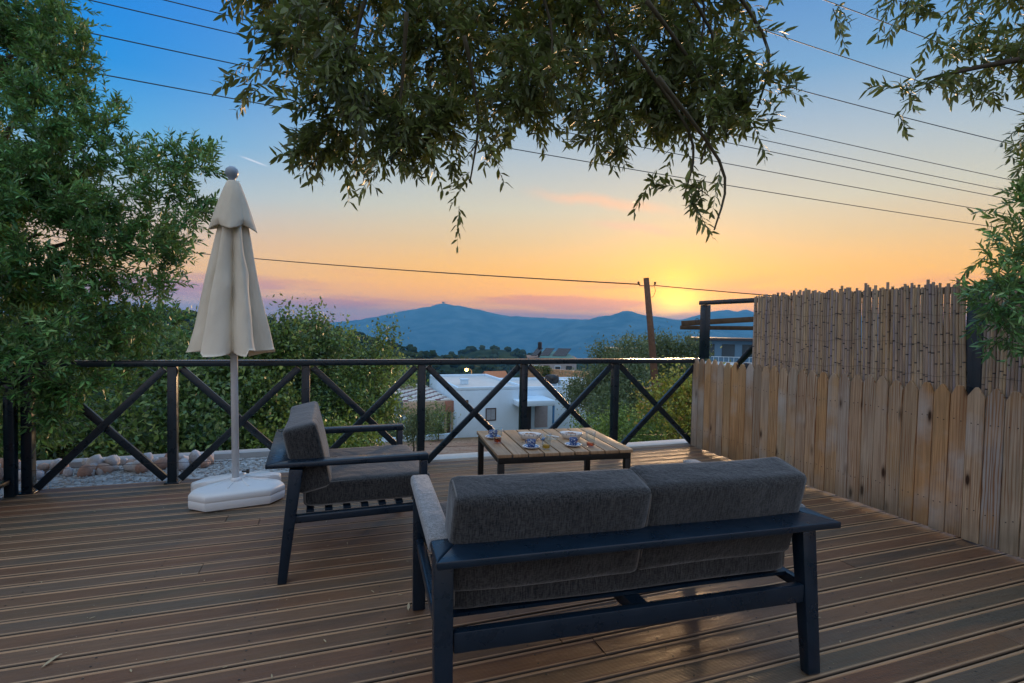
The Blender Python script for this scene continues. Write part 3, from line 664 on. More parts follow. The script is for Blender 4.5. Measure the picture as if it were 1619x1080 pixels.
MB().box((-8.4, 7.8, 10.302), (-2.4, 13.2, 10.5)).obj('roof', M_beige, oh)
sr = empty('cottage', (23.2, 76, -9.5), .1, 'tiny cottage with an orange tiled roof behind the white house', 'house')
MB().box((0, 0, 0), (3.2, 3, 2.6)).obj('wall', M_white, sr)
MB().add([(-.2,-.2,2.605),(3.4,-.2,2.605),(3.4,3.2,2.605),(-.2,3.2,2.605),(-.2,1.5,3.6),(3.4,1.5,3.6)], [(0,1,5,4),(2,3,4,5),(0,4,3),(1,2,5),(3,2,1,0)]).obj('roof', simple('orange_tile_roof', (.50,.20,.09,1), .8), sr)
MB().box((.5, -.05, 1), (1.2, -.003, 1.9)).obj('window', M_pane, sr)
# street lamp whose light is on
sp_ = empty('street_lamp', (15.6, 58.0, gz1(15.6, 58)), 0, 'glowing orange street lamp in front of the dark wooded valley', 'street lamp')
hz_ = -4.0-gz1(15.6, 58)
MB().tube([(0, 0, 0), (0, 0, hz_), (-.3, 0, hz_+.25), (-.6, 0, hz_+.25)], .05, 8).obj('pole', MT['wire'], sp_)
M = Mat('lamp_glow', (1, .6, .2, 1)); M.b.inputs['Emission Color'].default_value = (1, .36, .06, 1); M.b.inputs['Emission Strength'].default_value = 14
MB().lathe([(.02, -.2), (.16, -.14), (.2, 0), (.15, .1), (.02, .14)], 12, (-.6, 0, hz_+.12)).obj('lamp_head', M.m, sp_, smooth=True)
lt = bpy.data.lights.new('street_lamp_light', 'POINT'); lt.energy = 160; lt.color = (1, .5, .18); lt.shadow_soft_size = .3
lo = bpy.data.objects.new('street_lamp_light', lt); COL.objects.link(lo); lo.parent = sp_; lo.location = (-.6, -.4, hz_-.3)
# modern terraced building seen through the metal frame at the right
mo = empty('terraced_building', (33.5, 49.5, -12), math.radians(-28), 'modern white and blue terraced building seen through the open fence frame', 'building')
M_bluew = wall_mat('blue_grey_render', (.10,.20,.30,1), .4, .3)
MB().box((0, 0, 0), (16, 9, 9.3)).obj('wall', M_white, mo)
MB().box((-.8, -2.6, 9.302), (16, 9, 9.6)).obj('terrace', M_roof, mo)
MB().box((5.5, 3, 9.602), (13, 8, 12.0)).obj('upper_storey', M_bluew, mo)
MB().box((5.2, 2.4, 12.002), (13.3, 8.4, 12.3)).obj('roof', M_dark, mo)
MB().box((2.4, -3.2, 6.6), (16, -.1, 7.1)).obj('canopy', M_dark, mo)
MB().box((4, -.12, 4.0), (15, -.01, 6.2)).obj('window', M_bluepost, mo)
rl = MB()
for k in range(34): rl.box((-.7+k*.5, -2.55, 9.6), (-.66+k*.5, -2.51, 10.4))
rl.box((-.8, -2.56, 10.4), (16, -2.5, 10.46)).obj('railing', M_white, mo)
for k in range(3): MB().box((6.2+k*2.2, 2.95, 10.1), (7.6+k*2.2, 2.998, 11.6)).obj('window', M_pane, mo)
# dark timber pergola beams just beyond the frame
pb = empty('timber_pergola', (5.9, 7.45, 0), 0, 'weathered brown timber beams crossing behind the open metal frame', 'pergola')
MB().beam((-.15, .1, 1.36), (1.6, -1.2, 1.53), .07, .09).obj('beam', simple('weathered_timber', (.11,.075,.05,1), .8, .2, 14, .6, bump=.5), pb, .006)
MB().beam((-.02, .3, 1.29), (1.6, -.7, 1.31), .06, .07).obj('beam', bpy.data.materials['weathered_timber'], pb, .006)
for p_ in ((1.5, -1.1), (1.55, -.65)): MB().box((p_[0]-.05, p_[1]-.05, gz1(5.9+p_[0], 7.45+p_[1])-.2), (p_[0]+.05, p_[1]+.05, 1.27)).obj('post', bpy.data.materials['weathered_timber'], pb)

# ------------------------------------------------------------ utility pole and cables
up_ = empty('utility_pole', (9.75, 13.42, -3.3), 0, 'leaning weathered wooden utility pole beyond the railing, right of the table', 'utility pole')
MB().tube([(0, 0, 0), (-.14, .09, 1.2), (-.38, .25, 4.0), (-.58, .37, 6.1)], [.135, .13, .105, .085], 12).obj('pole', MT['pole_wood'], up_, smooth=True)
for sx_ in (-1, 1):
    MB().tube([(-.56, .36, 5.86), (-.56+.2*sx_, .36-.07*sx_, 5.86), (-.56+.24*sx_, .36-.08*sx_, 5.92)], .014, 6).lathe([(.012, 0), (.04, .01), (.025, .04), (.04, .07), (.012, .09)], 10, (-.56+.24*sx_, .36-.08*sx_, 5.9)).obj('insulator', MT['wire'], up_)
MB().tube([(-.34, .28, 5.86), (-.30, .27, 5.7), (-.36, .28, 5.55), (-.42, .30, 5.5)], .008, 5).obj('drop_wire', MT['wire'], up_)
def cable(label, pts, r, grp):
    P = [Vector(p) for p in pts]; d = (P[-1]-P[0])
    n = 40; out = []
    S = [0]
    for i in range(1, len(P)): S.append(S[-1]+(P[i]-P[i-1]).length)
    # smooth parabola through the ends and the middle, so the line sags like a wire
    ts = np.array(S)/S[-1]; A = np.array([p[:] for p in P]); C = [np.polyfit(ts, A[:, k], 2) for k in range(3)]
    for i in range(n+1):
        u = -.25+1.6*i/n; out.append(Vector([float(np.polyval(C[k], u)) for k in range(3)]))
    tag(MB().tube(out, r, 5).obj('power_cable', MT['wire']), label, 'cable', grp)
CB = [('T', [(36.92,30.32,26.19),(42.73,29.65,25.3),(47.87,28.99,24.44)]),
 ('G', [(13.08,31.81,21.05),(31.8,30.6,19.47),(44.27,29.22,18.16),(55.07,27.78,17.12)]),
 ('F', [(29.03,30.98,23.4),(31.77,30.73,23.09),(41.3,29.69,21.77),(53.71,28.07,20.12)]),
 ('H', [(-2.95,31.13,18.06),(13.11,31.69,17.47),(31.83,30.48,16.21),(55.09,27.67,14.09)]),
 ('B', [(-7.78,30.26,16.76),(-2.33,31.16,16.98),(13.11,31.65,16.41),(31.84,30.44,15.06),(55.1,27.64,13.14)]),
 ('A', [(-10.44,29.51,15.75),(-3.84,30.94,16.07),(13.12,31.62,15.63),(31.84,30.41,14.31),(53.57,27.83,12.61)]),
 ('C', [(-13.12,28.37,13.94),(-3.97,30.86,14.54),(13.13,31.56,13.96),(31.85,30.36,12.9),(55.12,27.57,11.22)]),
 ('D', [(-14.07,27.78,12.08),(-8.96,29.82,12.52),(-3.36,30.88,12.68),(13.41,31.5,12.32),(31.87,30.31,11.4),(55.13,27.53,9.95),(75.25,24.45,8.82)])]
ORD = ['topmost of the overhead power cables, crossing only the upper right sky', 'third overhead power cable from the top, behind the right-hand olive sprays', 'second overhead power cable from the top at the upper right', 'fourth overhead power cable from the top, mostly behind the hanging olive boughs',
 'fifth overhead power cable from the top, fourth from the bottom', 'third overhead power cable counted from the lowest', 'second lowest of the long overhead power cables', 'lowest of the long overhead power cables above the sunset']
for (k, p), lb in zip(CB, ORD): cable(lb, p, .028 if k not in 'TFG' else .034, 'overhead power cables')
def sagline(a, b, sag, n=24):
    a, b = Vector(a), Vector(b); return [a.lerp(b, i/n) - Vector((0, 0, 4*sag*(i/n)*(1-i/n))) for i in range(n+1)]
tag(MB().tube(sagline((-20, 43.5, 6.9), (9.0, 13.84, 2.6), .35), .02, 5).obj('service_cable', MT['wire']), 'single low cable running from the umbrella side to the utility pole', 'cable')
tag(MB().tube(sagline((9.45, 13.74, 2.58), (13.6, 4.6, 1.55), .06), .014, 5).obj('service_cable', MT['wire']), 'single low cable running from the utility pole towards the cane screen', 'cable')

# ------------------------------------------------------------ shrubs and trees beyond the railing
MG1 = leafmat('dark_laurel_leaf', [(.022,.055,.022,1), (.050,.11,.035,1), (.13,.24,.05,1), (.26,.36,.07,1), (.40,.46,.12,1)], .38)
MG2 = leafmat('carob_leaf', [(.026,.065,.038,1), (.055,.12,.055,1), (.12,.24,.065,1), (.24,.35,.09,1), (.36,.44,.16,1)], .40)
MG3 = leafmat('yellow_green_leaf', [(.06,.11,.02,1), (.14,.23,.03,1), (.26,.36,.05,1), (.40,.46,.09,1)], .45)
MOL = leafmat('grey_olive_leaf', [(.035,.065,.034,1), (.075,.12,.055,1), (.14,.19,.085,1), (.23,.28,.14,1)], .5)
MAU = leafmat('turning_leaf', [(.16,.22,.03,1), (.34,.38,.045,1), (.52,.42,.05,1), (.58,.26,.07,1)], .5)
GS = 'shrubs growing behind the railing'
b1 = [(-3.23,7.67,-0.15,0.45),(-2.92,7.99,0.00,0.56),(-2.31,7.77,-0.22,0.48),(-3.50,8.63,0.43,0.59),(-3.80,7.88,0.06,0.67),(-4.6,8.2,.5,.9)]
b2 = [(-1.87,8.25,-0.26,0.52),(-1.94,8.92,0.18,0.66),(-2.45,9.32,0.44,0.48),(-2.00,9.60,0.76,0.41),(-1.49,7.90,-0.38,0.34),(-2.6,9.9,.6,.5)]
b3 = [(-1.07,8.82,-0.02,0.58),(-1.15,9.40,0.62,0.57),(-1.01,8.36,-0.51,0.41),(-0.67,9.35,0.88,0.33),(-0.65,9.35,1.19,0.11),(-0.66,9.36,1.30,0.08),(-.66,9.36,1.40,.05)]
b4 = [(-0.41,10.19,0.22,0.57),(-0.20,10.24,0.73,0.42),(-0.38,10.31,1.07,0.14),(-0.21,10.25,1.19,0.12),(-0.18,10.25,1.31,0.08),(-.17,10.25,1.42,.05),(-.42,10.3,1.2,.07),(-0.49,9.66,-0.49,0.49)]
b5 = [(0.40,11.49,0.07,0.64),(0.37,10.42,-0.49,0.60),(0.33,11.53,0.73,0.29),(0.37,11.53,1.02,0.12),(1.07,11.79,0.44,0.42),(1.20,11.77,0.93,0.17),(1.24,11.76,1.10,0.10),(1.07,11.81,0.86,0.11),(0.91,11.29,-0.45,0.53),(1.40,12.19,-0.17,0.38)]
b6 = [(-0.64,7.91,-0.56,0.35),(-0.16,8.48,-0.68,0.39),(0.22,8.98,-0.71,0.35),(0.68,9.77,-0.80,0.29)]
shrub('laurel_shrub', 'dark leafy shrub behind the stones, in the leftmost railing bay', 'shrub', b1, 15000, .085, MG1, (-3.2, 8.1), GS, clump=26)
shrub('laurel_shrub', 'bushy shrub behind the umbrella pole', 'shrub', b2, 15000, .085, MG2, (-2, 8.9), GS, clump=26)
shrub('laurel_shrub', 'tall glossy shrub with an upright shoot just right of the umbrella canopy', 'shrub', [(a,b,c,r*.86) for a,b,c,r in b3], 15000, .08, MG1, (-1, 9.0), GS, clump=24)
shrub('laurel_shrub', 'tall shrub behind the armchair with two upright leader shoots', 'shrub', [(a,b,c,r*.86) for a,b,c,r in b4], 14000, .08, MG2, (-.4, 10.1), GS, clump=24)
shrub('laurel_shrub', 'rightmost tall shrub of the left hedge, left of the tiled pergola', 'shrub', [(a,b,c,r*.8) for a,b,c,r in b5[:-1]], 14000, .085, MG1, (.6, 11.3), GS, clump=26)
shrub('citrus_shrub', 'low bright yellow-green shrub under the hedge behind the armchair', 'shrub', b6, 5000, .07, MG3, (-.1, 8.5), None, clump=22)
shrub('poplar_tree', 'small yellow-green tree above the tiled pergola roof', 'tree', [(4.73,34.27,-2.58,0.90),(3.77,36.75,-2.18,1.04),(2.80,30.73,-1.98,0.73)], 3600, .20, MG3, (3.7, 36.5), clump=18)
shrub('olive_tree', 'small round olive tree in front of the tiled pergola', 'tree', [(3.07,22.13,-2.85,0.44),(3.51,20.93,-2.75,0.46),(3.75,20.87,-2.5,0.34),(3.17,21.02,-3.1,0.40)], 3600, .12, MOL, (3.3, 21.3), clump=18, aspect=.35)
shrub('oleander_bush', 'slim oleander bush beside the pergola doorway', 'bush', [(5.40,26.57,-3.81,0.49),(5.52,26.54,-3.38,0.26),(5.22,26.63,-4.07,0.33)], 1500, .16, MG1, (5.4, 26.6), clump=14, aspect=.25, up=.8)
shrub('olive_tree', 'big grey-green olive tree beside the white annex, left of the middle railing post', 'tree', [(10.95,21.5,-1.50,0.55),(10.4,20.7,-1.95,0.42),(11.1,19.45,-0.93,0.70),(10.9,19.50,-1.60,0.66),(11.5,20.31,-0.19,0.50),(11.25,20.42,0.25,0.22)], 12000, .13, MOL, (10.6, 20.1), 'olive trees on the slope', clump=20, aspect=.4)
shrub('olive_tree', 'dark olive tree directly left of the utility pole', 'tree', [(11.18,18.28,-0.56,0.91),(12.08,19.04,0.16,0.64),(11.88,19.13,0.47,0.24),(10.99,17.26,-1.19,0.87),(9.80,16.61,-1.54,0.69),(9.08,15.79,-1.83,0.52)], 15000, .13, MOL, (11, 17.6), 'olive trees on the slope', clump=20, aspect=.4)
shrub('olive_tree', 'olive tree directly behind the utility pole, reaching right', 'tree', [(15.01,21.17,-0.42,0.91),(14.81,21.26,0.18,0.73),(14.29,21.45,0.38,0.36),(15.49,21.03,0.35,0.42),(16.15,20.78,-0.24,0.73),(16.43,20.69,0.22,0.60),(15.10,20.06,-1.06,0.87)], 14000, .14, MOL, (15.2, 20.8), 'olive trees on the slope', clump=20, aspect=.4)
shrub('sumac_bush', 'bush with yellow and orange turning leaves at the right end of the railing', 'bush', [(6.85,9.74,-0.20,0.25),(6.93,9.18,-0.33,0.43),(6.65,9.80,-0.48,0.28),(7.11,9.12,-0.06,0.35),(6.98,9.49,0.10,0.22),(6.97,8.62,-0.50,0.46),(6.68,8.72,-0.76,0.36),(7.55,8.96,-0.05,0.48)], 7500, .085, MAU, (7, 9.1), clump=16, shell=.3)
shrub('bank_shrub', 'low green scrub covering the bank behind the right end of the table', 'bush', [(6.58,11.91,-1.55,0.36),(6.78,11.32,-1.28,0.41),(6.60,10.32,-1.22,0.35),(6.59,9.80,-1.11,0.33),(7.06,13.33,-1.54,0.36),(6.68,9.24,-1.00,0.27),(7.46,12.14,-1.22,0.37),(7.6,11,-1.2,.5),(8.3,12.2,-1.4,.5)], 9000, .075, MG3, (6.8, 11), clump=20, limbs=3)
# grass on the bank
n = 9000; X = RNG.uniform(5.2, 14, n); Y = RNG.uniform(7.5, 19, n); ok = RNG.random(n) < np.clip((X-4.8)/3, 0, 1); X, Y = X[ok], Y[ok]; P = np.stack([X, Y, gz(X, Y)], -1); n = len(P)
link('bank_grass', leaves_mesh('bank_grass', P, unit(RNG.normal(size=(n, 3))*.35+np.array([0, 0, 1])), rdir(n), RNG.uniform(.2, .5, n), RNG.uniform(.02, .05, n), MG3, RNG.random(n)*.7, False), kind='stuff')
ag = empty('agave', (1.75, 9.9, gz1(1.75, 9.9)), 0, 'small agave rosette beyond the deck edge, right of the armchair', 'plant')
for k in range(11):
    a = k*2.4; l = .28+.08*(k % 3); e = .5+.5*(k % 4)/3
    MB().tube([(0, 0, .02), (math.cos(a)*l*.5*math.cos(e), math.sin(a)*l*.5*math.cos(e), l*.6*math.sin(e)), (math.cos(a)*l*math.cos(e), math.sin(a)*l*math.cos(e), l*math.sin(e))], [.03, .026, .002], 4).obj('leaf', simple('agave_leaf', (.10,.17,.11,1), .5) if k == 0 else bpy.data.materials['agave_leaf'], ag)
M_slab = simple('pale_blue_stone', (.36,.43,.46,1), .8, .2, 6, .5, bump=.4)
tag(MB().add([(0,0,0),(.62,-.05,0),(.7,.5,0),(.05,.55,0),(.02,.02,.16),(.55,-.02,.2),(.62,.42,.24),(.1,.48,.2)], [(3,2,1,0),(4,5,6,7),(0,1,5,4),(1,2,6,5),(2,3,7,6),(3,0,4,7)]).obj('stone_slab', M_slab, bevel=.015, loc=(2.75, 9.6, gz1(2.9, 9.8)-.02)), 'flat grey stone block lying on the red earth left of the table', 'stone')
tag(MB().add([(0,0,0),(.72,-.1,0),(.8,.4,0),(.05,.45,0),(.02,.02,.2),(.68,-.06,.2),(.74,.34,.22),(.1,.4,.2)], [(3,2,1,0),(4,5,6,7),(0,1,5,4),(1,2,6,5),(2,3,7,6),(3,0,4,7)]).obj('stone_slab', M_slab, bevel=.015, loc=(4.95, 7.55, gz1(5.3, 7.7)+.12)), 'flat bluish stone block beside the foot of the utility pole, between the last two posts', 'stone')

# ------------------------------------------------------------ deck and its edge
DX0, DX1, DY0, DY1 = -2.14, 3.76, -1.15, 4.735
dk = empty('deck', (0, 0, 0)); dk['kind'] = 'structure'
def board_mesh(L_):
    h_ = .0560
    pr_ = [(-h_, -.022), (h_, -.022), (h_, -.004), (h_-.003, 0), (.0455, 0), (.043, -.0045), (.040, -.0016), (-.040, -.0016), (-.043, -.0045), (-.0455, 0), (-h_+.003, 0), (-h_, -.004)]
    n = len(pr_); m_ = MB()
    m_.add([(-L_/2, y, z) for y, z in pr_]+[(L_/2, y, z) for y, z in pr_], [tuple(range(n))[::-1], tuple(range(n, 2*n))]+[(i, i+n, (i+1) % n+n, (i+1) % n) for i in range(n)])
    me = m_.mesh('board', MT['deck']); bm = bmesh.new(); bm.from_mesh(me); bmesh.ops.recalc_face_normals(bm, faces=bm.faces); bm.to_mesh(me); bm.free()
    return me
BM = {}
rows = int((DY1-DY0)/.1195)
JO = {24: 1.03, 12: .53, 25: .52, 5: .67, 9: -.4, 17: 2.4, 20: 1.9}
for r_ in range(rows+1):
    y = DY1 - .058 - r_*.1195
    j = JO.get(r_, [None, 1.9, -.6, None, 2.7, .9][r_ % 6])
    segs = [(DX0, DX1)] if j is None else [(DX0, j-.002), (j+.002, DX1)]
    for a, b in segs:
        L_ = round(b-a, 3)
        if L_ not in BM: BM[L_] = board_mesh(L_)
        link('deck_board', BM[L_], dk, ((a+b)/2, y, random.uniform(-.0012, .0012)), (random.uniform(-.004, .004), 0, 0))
jm = MB().box((-.02, DY0, -.12), (.02, DY1, -.03)).mesh('joist', MT['black'])
for k in range(11): link('joist', jm, dk, (DX0+.3+k*.52, 0, 0))
eb = MB()
eb.box((-.2, 4.745, -.25), (3.9, 4.93, .018))
EB = eb.obj('edge_coping', wall_mat('pale_coping', (.60,.58,.55,1), 3, .35), bevel=.008); tag(EB, 'pale coping board along the outer edge of the deck', 'coping')
scr = MB()
for r_ in range(rows+1):
    y = DY1-.058-r_*.1195
    if y < .8: continue
    for k in range(11):
        for q in (-.027, .027): scr.lathe([(.0042, -.0004), (.0042, .0004), (.0, .0002)], 6, (DX0+.3+k*.52+random.uniform(-.006, .006), y+q+random.uniform(-.003, .003), -.0008))
scr.obj('screw', simple('dark_screw', (.03,.028,.027,1), .5, bump=0), dk, kind='stuff')
fa = MB().box((DX0, 4.742, -.4), (-.202, 4.765, -.01)).obj('fascia', MT['black'], dk)
M_grav = Mat('pale_gravel', rough=.95, spec=.1); v_ = M_grav.coords(rand=False); vo = M_grav.voro(v_, 42)
M_grav.color(M_grav.mix(M_grav.ramp(M_grav.sep(vo.outputs['Color'])[0], [(0, 0), (1, 1)]), (.22,.23,.23,1), (.52,.52,.52,1))); M_grav.bump(vo.outputs['Distance'], .8, .01)
gs = MB().box((-4.5, 4.77, -.5), (-.205, 5.75, -.10)).obj('gravel_path', M_grav.m, kind='structure')
n = 1500; bmg = bmesh.new()
icv = [(0,0,1),(.9,0,.1),(.28,.85,0),(-.72,.52,.1),(-.72,-.52,0),(.28,-.85,.1),(0,0,-.6)]; icf = [(0,1,2),(0,2,3),(0,3,4),(0,4,5),(0,5,1),(6,2,1),(6,3,2),(6,4,3),(6,5,4),(6,1,5)]
pv = np.array(icv); cen = np.stack([RNG.uniform(-4.3, -.25, n), RNG.uniform(4.79, 5.7, n), np.full(n, -.098)], -1); s_ = RNG.uniform(.007, .02, n)
V = pv[None]*s_[:, None, None]*RNG.uniform(.6, 1.2, (n, 7, 1)) + cen[:, None]; F = (np.arange(n)[:, None, None]*7+np.array(icf)[None]).reshape(-1, 3)
link('loose_gravel', np_mesh('loose_gravel', V.reshape(-1, 3), F, simple('pebble', (.42,.41,.40,1), .85)), kind='stuff')
tag(MB().box((-4.5, 5.752, -.5), (-.2, 5.9, -.045)).box((-.2, 4.94, -.5), (-.05, 5.9, -.05)).obj('path_curb', wall_mat('concrete_curb', (.42,.42,.42,1), 3, .4), bevel=.01), 'grey concrete curb behind the gravel strip at the left', 'curb')
st = empty('stone_edging', (0, 0, -.06), 0, 'row of rounded pink and white stones along the gravel strip', 'stone edging')
SM = []
for k, c_ in enumerate(((.52,.50,.52,1), (.50,.34,.27,1), (.58,.55,.54,1), (.42,.26,.20,1))):
    bm = bmesh.new(); bmesh.ops.create_icosphere(bm, subdivisions=2, radius=1)
    for v in bm.verts: v.co *= 1+random.uniform(-.16, .16); 
    me = bpy.data.meshes.new('stone'); bm.to_mesh(me); bm.free(); me.materials.append(simple('stone_%s' % ('white', 'pink', 'pale', 'rust')[k], c_, .75, .3, 4, .4, bump=.3)); me.shade_smooth(); SM.append(me)
for k in range(70):
    x = random.uniform(-2.75, -1.0); back = random.random() < .6; s = random.uniform(.035, .075)
    link('stone', SM[random.choice((0, 1, 2, 3, 0, 2))], st, (x, (5.60 if back else 5.47)+random.uniform(-.06, .05), s*.45-.03+(.04 if back and random.random() < .4 else 0)), (random.uniform(0, 3), random.uniform(0, 3), random.uniform(0, 3)), (s, s*random.uniform(.7, 1), s*.75))

# ------------------------------------------------------------ railing
RY = 4.667; PX = [-2.02, -1.124, -.169, .794, 1.771, 2.766, 3.80]
ra = empty('deck_railing', (0, RY, 0), 0, 'blue-black deck railing with crossed braces in every bay', 'railing')
MB().box((-2.06, -.048, .905), (3.84, .048, .945)).obj('top_rail', MT['rail'], ra, .004)
MB().box((-2.062, -.050, .9455), (3.842, .050, .951)).obj('rail_cap', MT['railtop'], ra, .002)
pmesh = MB().box((-.032, -.032, 0), (.032, .032, .903)).mesh('post', MT['rail'], .004)
for x in PX[:-1]: link('post', pmesh, ra, (x, 0, 0))
MB().box((-.042, -.042, 0), (.042, .042, .903)).obj('post', MT['rail'], ra, .004, loc=(3.79, 0, 0))
for i in range(6):
    a, b = PX[i]+.034, PX[i+1]-.034
    MB().beam((a+.02, .016, .885), (b-.02, .016, .03), .052, .030, (0, -1, 0)).obj('brace', MT['rail'], ra, .003)
    MB().beam((a+.02, -.016, .03), (b-.02, -.016, .885), .052, .030, (0, -1, 0)).obj('brace', MT['rail'], ra, .003)
for x in PX[:-1]: MB().box((x-.05, -.05, 0), (x+.05, .05, .008)).obj('foot_plate', MT['rail'], ra, .002)
tw = MB().tube([(x, -.0335, .16+.01*math.sin(x*3)) for x in np.linspace(-2.0, 3.8, 40)], .0018, 4).obj('tension_wire', MT['wire'], ra)
# left side: dark frame filled with rust-brown canes tied with cord
ls = empty('side_screen', (-2.09, 4.60, 0), 0, 'rust-brown cane screen tied with beaded cord beside the corner post at far left', 'screen')
M_rust = cane_mat('rust_cane', [(.16,.045,.025,1), (.24,.075,.04,1), (.12,.035,.025,1)], (.03,.01,.01,1))
MB().box((-.03, -.03, 0), (.03, .03, .92)).obj('post', MT['rail'], ls, .004)
MB().box((-.03, -1.45, 0), (.03, -1.39, .92)).obj('post', MT['rail'], ls, .004)
MB().box((-.02, -1.388, .80), (.02, -.032, .84)).obj('rail', MT['rail'], ls, .003)
MB().box((-.02, -1.388, .10), (.02, -.032, .13)).obj('rail', MT['rail'], ls, .003)
cm = MB().tube([(0, 0, 0), (.003, .002, .35), (0, 0, .70)], [.009, .0085, .008], 6).mesh('cane', M_rust, smooth=True)
for k in range(62): link('cane', cm, ls, (-.045+random.uniform(-.004, .004), -.05-k*.0215, .02), (random.uniform(-.02, .02), random.uniform(-.02, .02), random.uniform(0, 6)), (1, 1, random.uniform(.93, 1.04)))
for y in (-.10, -.30, -.7, -1.1):
    m_ = MB()
    for k in range(44): m_.lathe([(.002, 0), (.0055, .004), (.002, .009)], 6, (-.028, y, .10+k*.0155))
    m_.obj('cord', simple('grey_cord', (.22,.22,.22,1), .8) if y == -.10 else bpy.data.materials['grey_cord'], ls)

# ------------------------------------------------------------ picket fence and cane screen
fn = empty('picket_fence', (3.70, 0, 0), 0, 'natural wood picket fence with dog-eared tops along the right side of the deck', 'fence')
PMS = []
for k in range(6):
    w = .0445+random.uniform(-.0015, .0015); hh = .952+random.uniform(-.008, .008); c_ = random.uniform(.010, .018)
    ol = [(-w, .012), (w, .012), (w, hh-.062), (w-.006, hh-.05), (c_, hh-.006), (c_*.4, hh), (-c_*.4, hh), (-c_, hh-.006), (-w+.006, hh-.05), (-w, hh-.062)]
    n = len(ol); th = .018
    m_ = MB().add([(0, a, b) for a, b in ol]+[(th, a, b) for a, b in ol], [tuple(range(n)), tuple(range(2*n-1, n-1, -1))]+[(i, i+n, (i+1) % n+n, (i+1) % n) for i in range(n)])
    me = m_.mesh('picket', MT['picket']); bm = bmesh.new(); bm.from_mesh(me); bmesh.ops.recalc_face_normals(bm, faces=bm.faces)
    bmesh.ops.bevel(bm, geom=[e for e in bm.edges if e.calc_face_angle(0) > .6], offset=.0018, segments=1, affect='EDGES'); bm.to_mesh(me); bm.free(); PMS.append(me)
y = 4.60; k = 0
while y > -1.1:
    link('picket', PMS[random.randrange(6)], fn, (random.uniform(-.002, .002), y, random.uniform(-.004, .004)), (random.uniform(-.006, .006), random.uniform(-.004, .004), random.uniform(-.01, .01)))
    y -= .0945+random.uniform(-.001, .002); k += 1
MB().box((.021, -1.1, .70), (.055, 4.6, .77)).obj('rail', MT['picket'], fn, .003); MB().box((.021, -1.1, .16), (.055, 4.6, .23)).obj('rail', MT['picket'], fn, .003)
nm = MB().lathe([(.0036, -.001), (.0036, .0012), (.0, .002)], 7).mesh('nail', simple('rusty_nail', (.06,.045,.04,1), .6, bump=0))
for o in [c for c in fn.children if c.name.startswith('picket')]:
    if o.location.y < .9: continue
    for z in (.735, .20):
        for yy in (-.018, .019): link('nail', nm, o, (-.0005, yy+random.uniform(-.004, .004), z+random.uniform(-.012, .012)), (0, -PI/2, 0))
fr_ = empty('screen_frame', (3.80, 0, 0), 0, 'tall dark blue metal frame rising behind the picket fence', 'frame')
for y0 in (4.667, 2.105, -.6): MB().box((-.03+(.06 if y0 > 4 else 0), y0-.045, 0 if y0 < 4 else .952), (.035+(.06 if y0 > 4 else 0), y0+.045, 1.53)).obj('post', MT['rail'], fr_, .003)
MB().box((.0, -1.0, 1.532), (.065, 4.70, 1.575)).obj('top_bar', MT['rail'], fr_, .003)
MB().box((.0, 3.98, .0), (.05, 4.03, .95)).obj('post', MT['rail'], fr_, .003)
MB().beam((.02, 4.15, .90), (.02, 3.72, 1.30), .03, .06, (1, 0, 0)).obj('brace', MT['rail'], fr_, .003)
MB().box((.0, 2.16, 1.10), (.03, 3.9, 1.13)).obj('rail', MT['rail'], fr_, .003)
MB().box((.0, -.56, 1.10), (.03, 2.05, 1.13)).obj('rail', MT['rail'], fr_, .003)
rg = MB().tube([(-.0+.04*math.cos(a), 4.72+.025*math.cos(a), 1.36+.025*math.sin(a)) for a in np.linspace(0, 2*PI, 14)], .004, 5).obj('ring', MT['wire'], fr_)
CT = [(.42,.30,.24,1), (.58,.43,.32,1), (.50,.32,.17,1), (.66,.49,.31,1), (.36,.31,.35,1), (.54,.37,.23,1), (.30,.22,.17,1)]
M_cane = cane_mat('reed_cane', CT)
CMS = []
for k in range(7):
    L_ = .748+.004*k+random.uniform(-.02, .02); r0 = .0078+.0005*k; bx = random.uniform(-.003, .003)
    m_ = MB().tube([(0, 0, 0), (bx, bx*.5, L_*.35), (-bx*.4, bx, L_*.7), (0, 0, L_)], [r0, r0*.98, r0*.95, r0*.9], 8); CMS.append(m_.mesh('cane', M_cane, smooth='auto'))
def cane_screen(label, ya, yb, lean):
    root = empty('cane_screen', (3.765, 0, .845), 0, label, 'screen', 'cane screens above the fence')
    y = ya; c = 0
    while y > yb:
        f = (ya-y)/(ya-yb)
        link('cane', random.choice(CMS), root, (random.uniform(-.002, .003), y, random.uniform(-.014, .010)), (lean*f+random.uniform(-.007, .007), random.uniform(-.006, .006), 0))
        y -= random.uniform(.0165, .0195); c += 1
    y = ya-.01
    while y > yb+.02:
        link('cane', random.choice(CMS[:4]), root, (.021, y, random.uniform(-.05, .0)), (lean*.5+random.uniform(-.012, .012), 0, 0))
        y -= random.uniform(.017, .032)
    for z in (.16, .36, .56):
        pts = [(-.011+.001*math.sin(i*1.7), ya+.005+(yb-ya-.01)*i/60, z+.006*math.sin(i*.9)+.01*math.sin(i*.21)) for i in range(61)]
        MB().tube(pts, .0011, 4).obj('binding_wire', MT['wire'], root)
    return root
cane_screen('tall cane screen above the pickets, between the open frame and the dark post', 3.87, 2.135, -.035)
cane_screen('cane screen section right of the dark post, partly behind the olive leaves', 2.04, .05, -.0)

